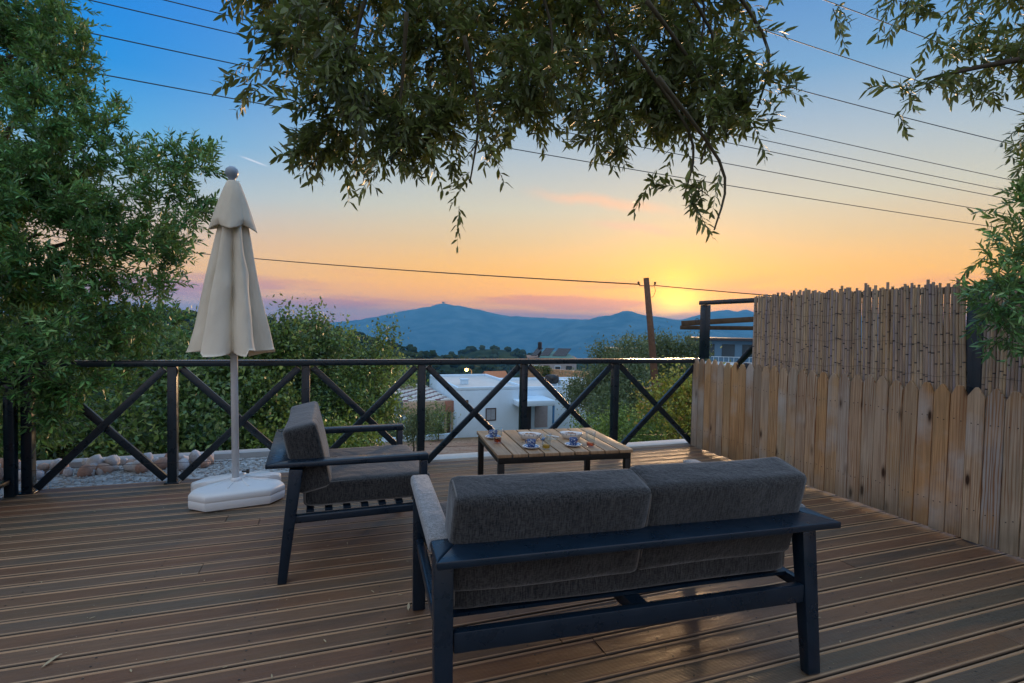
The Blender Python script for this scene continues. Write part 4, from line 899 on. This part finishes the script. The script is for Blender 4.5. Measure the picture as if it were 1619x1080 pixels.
# ------------------------------------------------------------ umbrella
um = empty('umbrella', (-.60, 4.07, .13), 0, 'closed cream parasol on a white pole at the left', 'umbrella')
MB().tube([(.0, 0, -.02), (-.015, 0, 1.0), (-.03, 0, 2.13)], [.0235, .0235, .021], 20).obj('pole', MT['white_pole'], um, smooth=True)
MB().lathe([(.03, -.01), (.034, .0), (.034, .03), (.026, .04)], 20, (0, 0, 0)).obj('collar', MT['white_plastic'], um, smooth='auto')
MB().lathe([(.014, 2.08), (.024, 2.10), (.022, 2.11), (.036, 2.125), (.043, 2.15), (.038, 2.175), (.018, 2.192), (.0, 2.196)], 20, (-.03, 0, 0)).obj('finial', simple('grey_finial', (.30,.36,.44,1), .35), um, smooth=True)
def canopy():
    nA, nZ = 192, 64; V = []; R_ = random.Random(4)
    npl = 6; off = [R_.uniform(-.22, .22) for _ in range(npl)]; dep = [R_.uniform(.7, 1.15) for _ in range(npl)]; ln = [R_.uniform(-.03, .03) for _ in range(npl)]
    for j in range(nZ+1):
        f = j/nZ                                           # 0 top, 1 bottom hem
        rad = .030 + .185*f**.85 + .03*f**3
        dp = .62*min(1, (f*2.4))**.8 * (1 - .22*f)
        for i in range(nA):
            a = 2*PI*i/nA; q = (a/(2*PI)*npl) % npl; k = int(q); u = q-k
            u2 = min(1, max(0, u + off[k]*math.sin(PI*u)*(.6+.4*f)))
            fold = .5+.5*math.cos(2*PI*u2)                         # rib 1, valley 0: cloth hangs in deep folds between the ribs
            tw_ = .30*math.sin(u2*2*PI)*f*dep[k]
            r = rad*(1-dp*dep[k]*(1-fold)) + .008*math.sin(7*f*PI+k*2)*(1-fold)*f + .006*math.sin(a*5+f*9)*f
            # slack pockets
            r += .022*math.exp(-((f-.55-.05*math.sin(k*1.9))/.10)**2)*math.exp(-((u2-.32)/.14)**2)
            aa = a + tw_*.28
            sx_ = 1.12
            V.append((r*math.cos(aa)*sx_-.018-.012*f, r*math.sin(aa), 2.06 - f*1.16 + (.02*fold if j == nZ else 0) + ln[k]*f*(1-fold) - .025*f*fold*math.sin(k*2.1)))
    F = [(j*nA+i, j*nA+(i+1) % nA, (j+1)*nA+(i+1) % nA, (j+1)*nA+i) for j in range(nZ) for i in range(nA)]
    me = bpy.data.meshes.new('canopy'); me.from_pydata(V, [], [f[::-1] for f in F]); me.materials.append(MT['canvas']); me.shade_smooth()
    o = link('canopy', me, um)
    sd = o.modifiers.new('thick', 'SOLIDIFY'); sd.thickness = .003; sd.offset = -1
    # upper tier flaring over the folds
    V = []; nz = 26
    for j in range(nz+1):
        f = j/nz; rad = .031+.102*f**.85
        for i in range(nA):
            a = 2*PI*i/nA; q = (a/(2*PI)*4) % 4; k = int(q); u = q-k; fold = abs(2*u-1)
            r = rad*(1-(.24*f)*(1-fold**.8)*dep[(k+3) % npl]); dz = .03*f**3*(1-fold)*dep[k]*(1 if k % 3 else 1.7)
            if f > .86: r -= .02*(f-.86)/.14*(1-fold)
            V.append((r*math.cos(a)*1.15-.022, r*math.sin(a), 2.095-.345*f+dz))
    F = [(j*nA+i, (j+1)*nA+i, (j+1)*nA+(i+1) % nA, j*nA+(i+1) % nA) for j in range(nz) for i in range(nA)]
    me = bpy.data.meshes.new('vent_cap'); me.from_pydata(V, [], F); me.materials.append(MT['canvas']); me.shade_smooth()
    o = link('vent_cap', me, um); sd = o.modifiers.new('thick', 'SOLIDIFY'); sd.thickness = .003
canopy()
rb = MB().tube([(0, 0, 0), (0, 0, -1.12)], .006, 6).mesh('rib', MT['white_pole'])
for k in range(8):
    a = 2*PI*k/8; link('rib', rb, um, (-.02+.014*math.cos(a), .014*math.sin(a), 2.02), (.05*math.sin(a), -.05*math.cos(a), 0))
ub = empty('parasol_stand', (-.59, 4.13, 0), math.radians(9), 'white plastic water-filled parasol stand on the deck, holding the closed parasol', 'parasol stand')
ol = [(-.20,-.045),(-.285,-.07),(-.30,-.14),(-.20,-.255),(.19,-.255),(.29,-.15),(.275,-.07),(.20,-.045),(.20,.045),(.275,.07),(.29,.15),(.19,.25),(-.20,.25),(-.30,.14),(-.285,.07),(-.20,.045)]
def base_shell():
    n = len(ol); L_ = [(.92, .0), (.985, .012), (1, .03), (1, .062), (.992, .066), (1, .070), (1, .098), (.97, .112), (.88, .122), (.20, .150), (.0, .152)]
    V = []; 
    for s, z in L_:
        for (x, y) in ol: V.append((x*s, y*s, z))
    F = [tuple(range(n-1, -1, -1))]
    for j in range(len(L_)-1):
        for i in range(n): F.append((j*n+i, j*n+(i+1) % n, (j+1)*n+(i+1) % n, (j+1)*n+i))
    return MB().add(V, F)
base_shell().obj('tank', MT['white_plastic'], ub, smooth='auto')
for a in (0, .62, 1.25, PI/2+.35, PI-.62, PI, PI+.62, 1.5*PI-.35, 1.5*PI+.3, 2*PI-.62):
    d = Vector((math.cos(a)*.20, math.sin(a)*.19, 0)); MB().beam((d.x*.25, d.y*.25, .150), (d.x, d.y, .1285), .010, .012).obj('rib', MT['white_plastic'], ub, .003)
MB().lathe([(.05, .145), (.05, .158), (.035, .165), (.031, .185)], 20).obj('socket', MT['white_plastic'], ub, smooth='auto')
MB().tube([(.02, 0, .19), (.052, -.01, .19)], [.006, .006], 8).tube([(.05, -.01, .19), (.066, -.014, .19)], [.016, .016], 10).obj('clamp_screw', MT['black'], ub)

# ------------------------------------------------------------ seating
def cushion_mesh(name, w, d, h, r, puff, seed, mat):
    """rounded, slightly stuffed box centred on the origin"""
    R_ = np.random.default_rng(seed); nx, ny, nzz = 28, 12, 14; bm = bmesh.new(); bmesh.ops.create_cube(bm, size=2)
    bmesh.ops.subdivide_edges(bm, edges=bm.edges[:], cuts=15, use_grid_fill=True)
    H = np.array([w/2, d/2, h/2]); ph = R_.uniform(0, 6, 6)
    for v in bm.verts:
        p = np.array(v.co); q = p*H; core = np.clip(q, -(H-r), H-r)
        # concentrate grid lines near the edges for a crisp rounding
        s = np.sign(p)*np.abs(p)**.62; q = s*H; core = np.clip(q, -(H-r), H-r); dlt = q-core; L_ = np.linalg.norm(dlt)
        if L_ > 1e-9: q = core + dlt/L_*r
        b = (1-s[0]**2)*(1-s[2]**2); q[1] += np.sign(p[1])*puff*b if abs(p[1]) > .999 else 0
        b = (1-s[0]**2)*(1-s[1]**2); q[2] += np.sign(p[2])*puff*b*.7 if abs(p[2]) > .999 else 0
        b = (1-s[1]**2)*(1-s[2]**2); q[0] += np.sign(p[0])*puff*b*.6 if abs(p[0]) > .999 else 0
        q += .0035*np.array([math.sin(9*q[2]+ph[0]+5*q[1]), math.sin(8*q[0]+ph[1]+7*q[2]), math.sin(7*q[0]+ph[2])])
        v.co = q
    me = bpy.data.meshes.new(name); bm.to_mesh(me); bm.free(); me.materials.append(mat); me.shade_smooth(); return me
def piping_mb(w, d, h, r, x):
    a, b = d/2-r*.25, h/2-r*.25; pts = []
    for i in range(49):
        t = 2*PI*i/48; ct, s_ = math.cos(t), math.sin(t); e = .28
        pts.append((x, math.copysign(abs(ct)**e, ct)*a, math.copysign(abs(s_)**e, s_)*b))
    return MB().tube(pts, .0035, 6)
def seat_unit(name, label, cat, W_, D_, ncush, loc, rot, sleeves):
    u = empty(name, loc, rot, label, cat); F_ = MT['frame']; H_ = .585; aw = .07
    MB().add([(-W_/2,0,H_-.018),(W_/2,0,H_-.018),(W_/2-aw,.115,H_-.03),(-W_/2+aw,.115,H_-.03),(-W_/2,0,H_+.006),(W_/2,0,H_+.006),(W_/2-aw,.115,H_+.008),(-W_/2+aw,.115,H_+.008)],
             [(3,2,1,0),(4,5,6,7),(0,1,5,4),(1,2,6,5),(2,3,7,6),(3,0,4,7)]).obj('back_rail', F_, u, .004)
    for s in (-1, 1):
        xo, xi = s*W_/2, s*(W_/2-aw)
        vs = [(xo,.003,H_-.018),(xi,.118,H_-.03),(xi,D_,H_-.03),(xo,D_,H_-.03),(xo,.003,H_+.006),(xi,.118,H_+.008),(xi,D_,H_+.006),(xo,D_,H_+.006)]
        fs = [(0,1,2,3),(7,6,5,4),(4,5,1,0),(5,6,2,1),(6,7,3,2),(7,4,0,3)]
        if s > 0: fs = [f[::-1] for f in fs]
        MB().add(vs, fs).obj('armrest', F_, u, .008, seg=3)
        if sleeves:
            x0, x1 = sorted((xo+s*.006, xi-s*.006)); MB().box((x0, .155, H_-.036), (x1, D_+.006, H_+.0135)).obj('arm_sleeve', MT['sleeve'], u, .016, seg=4)
        cx = s*(W_/2-.036)
        MB().beam((cx, .135, H_-.031), (cx, .075, 0), .062, .062, (0, 1, 0), .055, .042).obj('leg', F_, u, .005)
        MB().beam((cx, D_-.022, H_-.031), (cx, D_-.022, 0), .062, .036, (0, 1, 0), .055, .034).obj('leg', F_, u, .005)
        MB().box((cx-.018, .127, .285), (cx+.018, D_-.042, .325)).obj('side_rail', F_, u, .008, seg=3)
    MB().box((-W_/2+.068, .085, .262), (W_/2-.068, .117, .328)).obj('seat_back_rail', F_, u, .004)
    MB().box((-W_/2+.068, D_-.04, .27), (W_/2-.068, D_-.008, .328)).obj('seat_front_rail', F_, u, .004)
    sl_ = MB().box((-W_/2+.06, -.018, 0), (W_/2-.06, .018, .012)).mesh('slat', F_)
    for k in range(6): link('slat', sl_, u, (0, .20+k*(D_-.34)/5, .322))
    if ncush > 1: MB().box((-.03, .118, .27), (.03, D_-.042, .318)).obj('centre_support', F_, u, .004)
    iw = W_-.135; sd = D_-.14; r = .035
    sc = link('seat_cushion', cushion_mesh('seat_cushion', iw-.01, sd, .125, .022, .005, 3, MT['fabric']), u, (0, .15+sd/2+.02, .402))
    for x in ((iw-.01)/2-.008, -(iw-.01)/2+.008): piping_mb(0, sd, .125, .022, x).obj('piping', MT['piping'], sc)
    cw = iw/ncush
    for k in range(ncush):
        c = link('back_cushion', cushion_mesh('back_cushion', cw+.012, .165, .335, .024, .008, 10+k, MT['fabric']), u,
                 ((-iw/2+cw*(k+.5)), .192+.006*k, .590+.004*k), (math.radians(13+k*1.5), math.radians(.6-1.2*k), math.radians(-.8+1.6*k)))
        for x in ((cw+.012)/2-.012, -(cw+.012)/2+.012): piping_mb(0, .165, .335, .024, x).obj('piping', MT['piping'], c)
    return u
seat_unit('sofa', 'two-seat sofa seen from behind, two charcoal back cushions on a blue-black frame', 'sofa', 1.445, .87, 2, (1.018, 1.40, 0), math.radians(-4.0), True)
seat_unit('armchair', 'armchair with charcoal cushions and blue-black frame, facing right beside the umbrella', 'armchair', .88, .78, 1, (-.285, 3.13, 0), math.radians(-90+1.5), False)

# ------------------------------------------------------------ coffee table and what stands on it
tb = empty('coffee_table', (1.52, 3.452, 0), math.radians(-5.5), 'low coffee table with nine pale wood slats on a black metal frame', 'table')
TW, TD, TH = .94, .76, .45
for k in range(9):
    x = -TW/2+.049+k*(TW-.098)/8
    MB().box((-.0475, -TD/2, 0), (.0475, TD/2, .022)).obj('slat', MT['table'], tb, .003, loc=(x, 0, TH-.022))
fr = MB(); a, b = TW/2-.012, TD/2-.012
fr.box((-a, -b, TH-.064), (a, -b+.035, TH-.0225)).box((-a, b-.035, TH-.064), (a, b, TH-.0225)).box((-a, -b+.0355, TH-.062), (-a+.035, b-.0355, TH-.0225)).box((a-.035, -b+.0355, TH-.062), (a, b-.0355, TH-.0225))
fr.obj('frame', MT['black'], tb, .002)
for sx_ in (-1, 1):
    for sy_ in (-1, 1): MB().box((-.02, -.02, 0), (.02, .02, TH-.0645)).obj('leg', MT['black'], tb, .002, loc=(sx_*(a-.02), sy_*(b-.02), 0))
M_china = Mat('blue_pattern_china', (.7,.72,.75,1), .15, .6); v_ = M_china.coords(rand=False)
vo = M_china.voro(v_, 95); M_china.color(M_china.mix(M_china.ramp(vo.outputs['Distance'], [(.28, 0), (.36, 1)]), (.55,.62,.70,1), (.03,.07,.22,1)))
M_sau = Mat('blue_rim_china', (.7,.72,.75,1), .15, .6); v_ = M_sau.coords(rand=False); s_ = M_sau.sep(v_)
rr = M_sau.math('SQRT', M_sau.math('ADD', M_sau.math('MULTIPLY', s_[0], s_[0]), M_sau.math('MULTIPLY', s_[1], s_[1])))
ring = M_sau.ramp(rr, [(.0, (.05,.10,.32,1)), (.030, (.05,.11,.34,1)), (.032, (.70,.73,.78,1)), (.040, (.70,.73,.78,1)), (.042, (.08,.18,.42,1)), (.048, (.10,.20,.44,1)), (.050, (.74,.76,.80,1))], 'CONSTANT'); M_sau.color(ring)
M_white_c = Mat('white_china', (.76,.77,.79,1), .15, .6).m
M_coffee = Mat('coffee', (.02,.01,.006,1), .2).m
M_glass = glass('clear_glass'); M_tea = glass('amber_tea', (.80,.25,.06,1)); M_lemon = glass('yellow_drink', (.85,.65,.10,1)); M_rose = glass('rose_drink', (.85,.35,.22,1))
M_nut = simple('roasted_nut', (.24,.085,.04,1), .5, .4, 20, .5)
M_nut2 = simple('pale_nut', (.45,.27,.12,1), .5, .4, 20, .5)
Z0 = TH+.0005
def cup_set(x, y, rz, lab):
    s = empty('saucer', (x, y, Z0), rz, 'blue and white saucer ' + lab, 'saucer', 'saucers on the coffee table')
    MB().lathe([(.0, 0), (.028, 0), (.03, .003), (.05, .010), (.058, .015), (.0575, .017), (.048, .0125), (.028, .006), (.0, .006)], 32).obj('plate', M_sau.m, s, smooth=True)
    c = empty('coffee_cup', (x+.002, y, Z0+.0062), rz, 'small blue patterned coffee cup ' + lab, 'cup', 'coffee cups on the coffee table')
    MB().lathe([(.0, 0), (.018, 0), (.020, .003), (.026, .014), (.0295, .034), (.030, .052), (.0285, .052), (.0275, .034), (.024, .016), (.016, .006), (.0, .006)], 28).obj('cup_body', M_china.m, c, smooth=True)
    MB().lathe([(.0, .040), (.0277, .040), (.0277, .041), (.0, .041)], 20).obj('coffee', M_coffee, c)
    MB().tube([(.027, 0, .042), (.040, 0, .044), (.044, 0, .032), (.038, 0, .020), (.026, 0, .016)], .0028, 6).obj('handle', M_china.m, c, smooth=True)
    m_ = MB().lathe([(.0, 0), (.008, 0), (.008, .0012), (.0, .0014)], 16).mesh('emblem', simple('red_white_emblem', (.45,.25,.25,1), .3)); link('emblem', m_, c, (-.0055, -.0285, .030), (math.radians(95), 0, 0))
cup_set(1.135, 3.59, 2.2, 'at the left end of the table')
cup_set(1.29, 3.235, 2.4, 'in front of the left bowl of nuts')
cup_set(1.592, 3.215, .6, 'in front of the right bowl of nuts')
def tumbler(x, y, liq, lab, lvl):
    g = empty('drinking_glass', (x, y, Z0), 0, lab, 'glass', 'drinking glasses on the coffee table')
    MB().lathe([(.0, 0), (.024, 0), (.026, .004), (.030, .05), (.036, .105), (.0345, .105), (.0285, .05), (.0238, .010), (.0, .009)], 28).obj('glass_wall', M_glass, g, smooth=True)
    MB().lathe([(.0, .0095), (.0236, .0105), (.0236+(lvl-.01)*.11, lvl), (.0, lvl)], 24).obj('drink', liq, g)
tumbler(1.12, 3.44, M_tea, 'drinking glass with a little amber tea beside the leftmost cup', .038)
tumbler(1.376, 3.18, M_lemon, 'drinking glass with a little yellow drink between two cups', .032)
tumbler(1.70, 3.17, M_rose, 'drinking glass with a rosy drink at the right of the table', .030)
def bowl(x, y, rz, lab):
    b = empty('nut_bowl', (x, y, Z0), rz, lab, 'bowl', 'bowls of nuts on the coffee table')
    V = []; n = 32; L_ = [(.035,.022,0),(.060,.036,.004),(.078,.046,.034),(.084,.050,.046),(.081,.047,.046),(.074,.042,.032),(.055,.032,.009),(.0001,.0001,.008)]
    for A_, B_, z in L_:
        for i in range(n):
            t = 2*PI*i/n; k = 1+.02*math.cos(16*t) if z > .03 else 1; V.append((A_*k*math.cos(t), B_*k*math.sin(t), z))
    F = [tuple(range(n-1, -1, -1))]+[(j*n+i, j*n+(i+1) % n, (j+1)*n+(i+1) % n, (j+1)*n+i) for j in range(len(L_)-1) for i in range(n)]
    MB().add(V, F).obj('dish', M_white_c, b, smooth=True)
    stp = MB()
    for k in range(16):
        t = 2*PI*k/16; stp.beam((.0785*math.cos(t), .0465*math.sin(t), .031), (.085*math.cos(t), .051*math.sin(t), .043), .004, .001)
    stp.obj('blue_stripe', bpy.data.materials['blue_post_paint'], b)
    for mt_, cnt in ((M_nut, 42), (M_nut2, 20)):
        m_ = MB()
        for k in range(cnt):
            t = random.uniform(0, 2*PI); q = random.random()**.5; px, py = .064*q*math.cos(t), .036*q*math.sin(t); pz = .026+.014*(1-q)+random.uniform(0, .006)
            r_ = random.uniform(.0045, .0075); m_.lathe([(.0, -r_), (r_*.8, -r_*.5), (r_, 0), (r_*.75, r_*.6), (0, r_)], 6, (px, py, pz))
        m_.obj('nuts', mt_, b, smooth=True, kind='stuff')
bowl(1.38, 3.49, math.radians(-28), 'oval white bowl of nuts at the left of the table')
bowl(1.685, 3.44, math.radians(-28), 'oval white bowl of nuts at the right of the table')
gd = empty('glass_dish', (1.53, 3.43, Z0), .3, 'small clear glass ashtray in the middle of the table', 'ashtray')
MB().lathe([(.0, 0), (.036, 0), (.044, .006), (.048, .028), (.044, .028), (.038, .010), (.0, .009)], 8).obj('dish', M_glass, gd, .001)
MB().tube([(.02, -.05, .03), (-.03, .03, .033)], .004, 8).obj('cigarette', M_white_c, gd)
lt_ = empty('lighter', (1.475, 3.465, Z0), .9, 'small dark blue lighter beside the glass ashtray', 'lighter')
MB().box((-.035, -.011, 0), (.025, .011, .011)).obj('lighter_body', M_bluepost, lt_, .003)
MB().box((.0255, -.010, .0005), (.037, .010, .0105)).obj('lighter_cap', simple('steel', (.5,.5,.52,1), .25, .5, metal=1), lt_, .002)

# fallen leaves and blossom crumbs on the deck
M_dry = simple('dry_leaf', (.42,.33,.20,1), .7)
for x, y, a, lb, s in ((-.965, 2.30, 1.1, 'pale dry olive leaf lying on the deck at the lower left corner', 1.3), (.345, 2.285, 1.4, 'small dry leaf on the deck beside the sofa front leg', 1.0)):
    me = MB().add([(0,0,0),(.02,.006,.003),(.045,.005,.005),(.062,0,.003),(.045,-.005,.006),(.02,-.006,.004)], [(0,5,1),(5,4,2,1),(4,3,2)]).mesh('fallen_leaf', M_dry)
    tag(link('fallen_leaf', me, None, (x, y, .003), (0, 0, a), (s, s, s)), lb, 'leaf')
n = 420; cen = np.stack([RNG.uniform(-2.0, 3.6, n), RNG.uniform(.9, 4.6, n), np.full(n, .0015)], -1); s_ = RNG.uniform(.0012, .0032, n)
V = pv[None]*s_[:, None, None]*np.array([1, 1, .5]) + cen[:, None]; F = (np.arange(n)[:, None, None]*7+np.array(icf)[None]).reshape(-1, 3)
link('fallen_blossom', np_mesh('fallen_blossom', V.reshape(-1, 3), F, simple('blossom_crumb', (.45,.40,.28,1), .8)), kind='stuff')

n = 150; P = np.stack([RNG.uniform(-2.0, 3.6, n), RNG.uniform(1.0, 4.65, n)**1.0, np.full(n, .0022)], -1); a = RNG.uniform(0, 2*PI, n)
link('leaf_litter', leaves_mesh('leaf_litter', P, np.stack([np.cos(a), np.sin(a), RNG.uniform(0, .12, n)], -1), np.tile([[0, 0, 1.]], (n, 1)), RNG.uniform(.015, .035, n), RNG.uniform(.004, .007, n), M_dry, RNG.random(n), True, 0), kind='stuff')
# ------------------------------------------------------------ the near olive trees
M_o1 = leafmat('hanging_olive_leaf', OLIVE, .42, .28); M_o1o = leafmat_obj('single_olive_leaf', OLIVE, rough=.42, trans=.28)
M_l1 = leafmat('left_olive_leaf', LGREEN, .40, .30); M_l1o = leafmat_obj('single_left_leaf', LGREEN, rough=.40, trans=.30)
OVER = [(-0.12,2.20,2.38,0.18),(-0.21,2.12,2.19,0.09),(0.09,2.34,2.46,0.29),(0.08,1.91,2.18,0.20),(0.40,2.23,2.42,0.29),(0.27,2.06,2.14,0.22),(0.04,2.13,2.04,0.17),(-0.05,2.11,1.91,0.09),(0.22,2.01,1.92,0.12),(0.40,2.11,2.04,0.18),(0.52,2.01,1.88,0.11),(0.44,1.98,1.82,0.06),(0.73,2.22,2.48,0.31),(0.67,2.02,2.12,0.15),(0.77,1.88,2.20,0.15),(0.75,1.88,1.98,0.07),(0.99,2.13,2.54,0.31),(1.25,2.04,2.54,0.31),(1.05,1.89,2.20,0.18),(0.98,1.80,2.02,0.06),(1.38,1.78,2.41,0.25),(1.27,1.92,2.22,0.21),(1.36,1.67,2.17,0.18),(1.45,1.54,2.26,0.10),(1.47,1.53,2.12,0.08),(1.19,1.83,2.00,0.10),(1.34,1.67,1.96,0.12),(1.43,1.59,1.99,0.08),(1.28,1.69,1.80,0.07),(1.31,1.62,1.72,0.06),(1.32,1.56,1.65,0.04),(-0.18,2.45,2.78,0.27),(0.20,2.42,2.91,0.36),(0.70,2.36,3.02,0.41),(1.19,2.18,3.03,0.41),(1.50,1.86,2.84,0.32),(0.46,2.34,3.30,0.44),(1.11,2.11,3.32,0.44),(1.43,1.67,2.96,0.29),(-0.18,2.35,3.06,0.30)]
def front_of(pos, lo=.12):
    d = pos-np.array([0, 0, 1.27]); z = d @ np.array([.332, .943, -.031]); x = d @ np.array([.943, -.332, .019]); y = d @ np.array([-.008, .035, .999])
    return (z > .5) & (np.abs(x/z) < .96) & (np.abs(y/z) < .64)
to = empty('olive_tree', (0, 0, 0), 0, 'olive boughs with yellow blossom hanging into the top centre of the view', 'tree')
limb(to, [(-1.35, -1.75, -.4), (-1.3, -1.6, .8), (-1.05, -1.2, 2.0), (-.7, -.6, 2.9)], .19, .11, MT['bark'], 'trunk', 12)
for pts in ([(-.7, -.6, 2.9), (-.2, .7, 3.35), (.4, 2.0, 3.3), (.6, 2.5, 3.0)], [(-.7, -.6, 2.9), (.3, .6, 3.5), (1.1, 1.6, 3.3), (1.4, 1.75, 2.7)], [(-.7, -.6, 2.9), (-.6, 1.0, 3.4), (-.3, 2.1, 3.0), (-.1, 2.2, 2.45)]):
    limb(to, pts, .075, .012, MT['bark'], 'limb', 8)
SB = sorted(OVER, key=lambda b: -b[2])
for b in OVER[::2]: limb(to, [(b[0]*.7+.1, b[1]*.9+.1, b[2]+.45), (b[0]+.03, b[1], b[2]+.2), (b[0], b[1], b[2]-b[3]*.5)], .009, .003, MT['twig'], 'branch', 5)
P_, D_, L_t = olive_crown(to, [(a, b, c, r*(.86 if c < 2.35 else .95)) for a, b, c, r in OVER], 3000, M_o1, M_o1o, (.07, .15), 20, (.034, .058), .25, .12, .8, 300, front_of, shell=.1, clump=5)
# blossom: loose yellow sprays along some twigs
k = RNG.choice(len(P_), 330, replace=False); q = RNG.random((330, 26)); B0 = P_[k][:, None] + D_[k][:, None]*(L_t[k][:, None]*q*.8)[..., None] + RNG.normal(size=(330, 26, 3))*.007
sel = RNG.random(330) < .75; B0 = B0[sel].reshape(-1, 3); n = len(B0); s_ = RNG.uniform(.0016, .003, n)
V = pv[None]*s_[:, None, None]+B0[:, None]; F = (np.arange(n)[:, None, None]*7+np.array(icf)[None]).reshape(-1, 3)
link('blossom', np_mesh('blossom', V.reshape(-1, 3), F, simple('olive_blossom', (.33,.25,.045,1), .7, bump=0)), to, kind='stuff')
RIGHTT = [(3.01,1.64,2.81,0.18),(2.67,1.65,2.76,0.15),(2.78,1.61,2.54,0.16),(2.83,1.48,2.44,0.14),(2.41,1.63,2.36,0.11),(2.36,1.64,2.27,0.08),(2.51,1.59,2.44,0.11),(2.80,1.48,2.21,0.08),(2.33,1.66,2.59,0.08),(2.00,1.67,2.66,0.07),(2.43,1.63,2.68,0.10),(3.11,1.49,2.64,0.26),(3.17,1.46,2.29,0.23),(3.07,1.63,3.08,0.33),(2.53,1.71,2.97,0.23),(3.22,1.47,3.07,0.35)]
RIGHTB = [(2.83,1.45,1.41,0.11),(2.78,1.47,1.64,0.07),(2.86,1.44,1.52,0.11),(3.09,1.46,1.36,0.20),(3.12,1.46,1.65,0.23),(3.06,1.49,1.85,0.10),(2.71,1.44,1.43,0.07),(3.36,1.49,1.97,0.27),(3.42,1.45,1.55,0.30),(2.81,1.45,1.30,0.06)]
tr_ = empty('olive_tree', (0, 0, 0), 0, 'olive tree reaching in from the right over the fence, sprays top right', 'tree')
limb(tr_, [(4.35, 1.0, -.6), (4.3, 1.05, .6), (4.15, 1.1, 1.7), (3.95, 1.2, 2.3)], .14, .09, MT['bark'], 'trunk', 12)
for pts in ([(3.95, 1.2, 2.3), (3.6, 1.4, 2.9), (3.1, 1.55, 3.0), (2.5, 1.65, 2.75)], [(3.95, 1.2, 2.3), (3.4, 1.45, 2.6), (2.9, 1.5, 2.5), (2.45, 1.6, 2.38)], [(4.15, 1.1, 1.7), (3.7, 1.3, 1.85), (3.3, 1.45, 1.65), (2.9, 1.45, 1.5)]):
    limb(tr_, pts, .035, .005, MT['bark'], 'limb', 7)
olive_crown(tr_, [(a, b, c, r*.72) for a, b, c, r in RIGHTT]+[(3.8, 1.2, 2.7, .5), (4.1, 1.5, 2.4, .5)], 800, M_o1, M_o1o, (.08, .16), 20, (.036, .062), .25, .15, .8, 150, front_of, shell=.1)
ts = empty('oleander_spray', (0, 0, 0), 0, 'green leafy spray reaching over the cane screen from the right edge', 'branch')
limb(ts, [(4.05, 1.55, -.6), (4.0, 1.5, .8), (3.85, 1.48, 1.4), (3.4, 1.46, 1.6), (2.95, 1.45, 1.5)], .03, .006, MT['bark'], 'limb', 7)
ts['category'] = 'shrub'; ts.name = 'oleander_shrub'
olive_crown(ts, [(a,b,c,r*.85) for a,b,c,r in RIGHTB], 480, M_l1, M_l1o, (.08, .16), 20, (.034, .058), .22, -.15, .9, 120, front_of)
LEFT = [(-2.42,5.59,3.45,0.43),(-2.05,5.36,3.56,0.23),(-2.07,5.35,3.09,0.39),(-1.68,5.10,2.95,0.21),(-2.24,5.08,2.57,0.53),(-1.82,5.14,2.44,0.46),(-1.59,5.06,2.60,0.15),(-2.05,4.88,1.88,0.57),(-1.63,5.05,1.94,0.41),(-1.22,4.92,2.41,0.25),(-1.01,4.74,2.48,0.15),(-1.03,4.74,2.13,0.19),(-1.27,4.93,2.00,0.25),(-1.26,4.81,1.66,0.24),(-1.05,4.62,1.61,0.12),(-1.90,4.70,1.27,0.55),(-1.54,4.90,1.38,0.35),(-1.28,4.80,1.29,0.21),(-1.11,4.63,1.22,0.10),(-1.73,4.73,0.90,0.35),(-2.02,4.62,0.82,0.31),(-1.51,5.08,0.92,0.21),(-1.90,4.79,0.61,0.24),(-2.97,5.78,3.38,0.64),(-2.88,5.50,2.27,0.76),(-2.73,5.21,1.26,0.73),(-2.93,5.80,4.23,0.64),(-2.48,5.74,4.15,0.38),(-2.37,4.85,0.62,0.32)]
tl = empty('olive_tree', (0, 0, 0), 0, 'large olive tree at the left, leaning over the corner of the railing', 'tree')
limb(tl, [(-3.0, 5.95, -.9), (-2.95, 5.9, .3), (-2.8, 5.7, 1.3), (-2.6, 5.6, 2.4)], .17, .10, MT['bark'], 'trunk', 12)
for b in sorted(LEFT, key=lambda b: -b[3])[:16]: limb(tl, [(-2.75, 5.65, max(.9, min(2.3, b[2]-.4))), ((b[0]-2.75)/2, (b[1]+5.65)/2, b[2]-.12), b[:3]], .035, .006, MT['bark'], 'limb', 6)
olive_crown(tl, [(a, b, c, r*.88) for a, b, c, r in LEFT], 5400, M_l1, M_l1o, (.10, .24), 20, (.042, .070), .25, -.35, .75, 300, front_of, shell=.35, clump=9)

# ------------------------------------------------------------ air
hz = MB().box((-13000, -12900, -275), (13000, 12900, 285)).obj('haze', None, kind='stuff')
hm = bpy.data.materials.new('evening_air'); hm.use_nodes = True; nt = hm.node_tree; nt.nodes.clear()
pv_ = nt.nodes.new('ShaderNodeVolumePrincipled'); pv_.inputs['Color'].default_value = (.17, .57, 1, 1); pv_.inputs['Density'].default_value = 1.45e-4; pv_.inputs['Anisotropy'].default_value = -.25
ou = nt.nodes.new('ShaderNodeOutputMaterial'); nt.links.new(pv_.outputs[0], ou.inputs['Volume'])
hz.data.materials.clear(); hz.data.materials.append(hm)
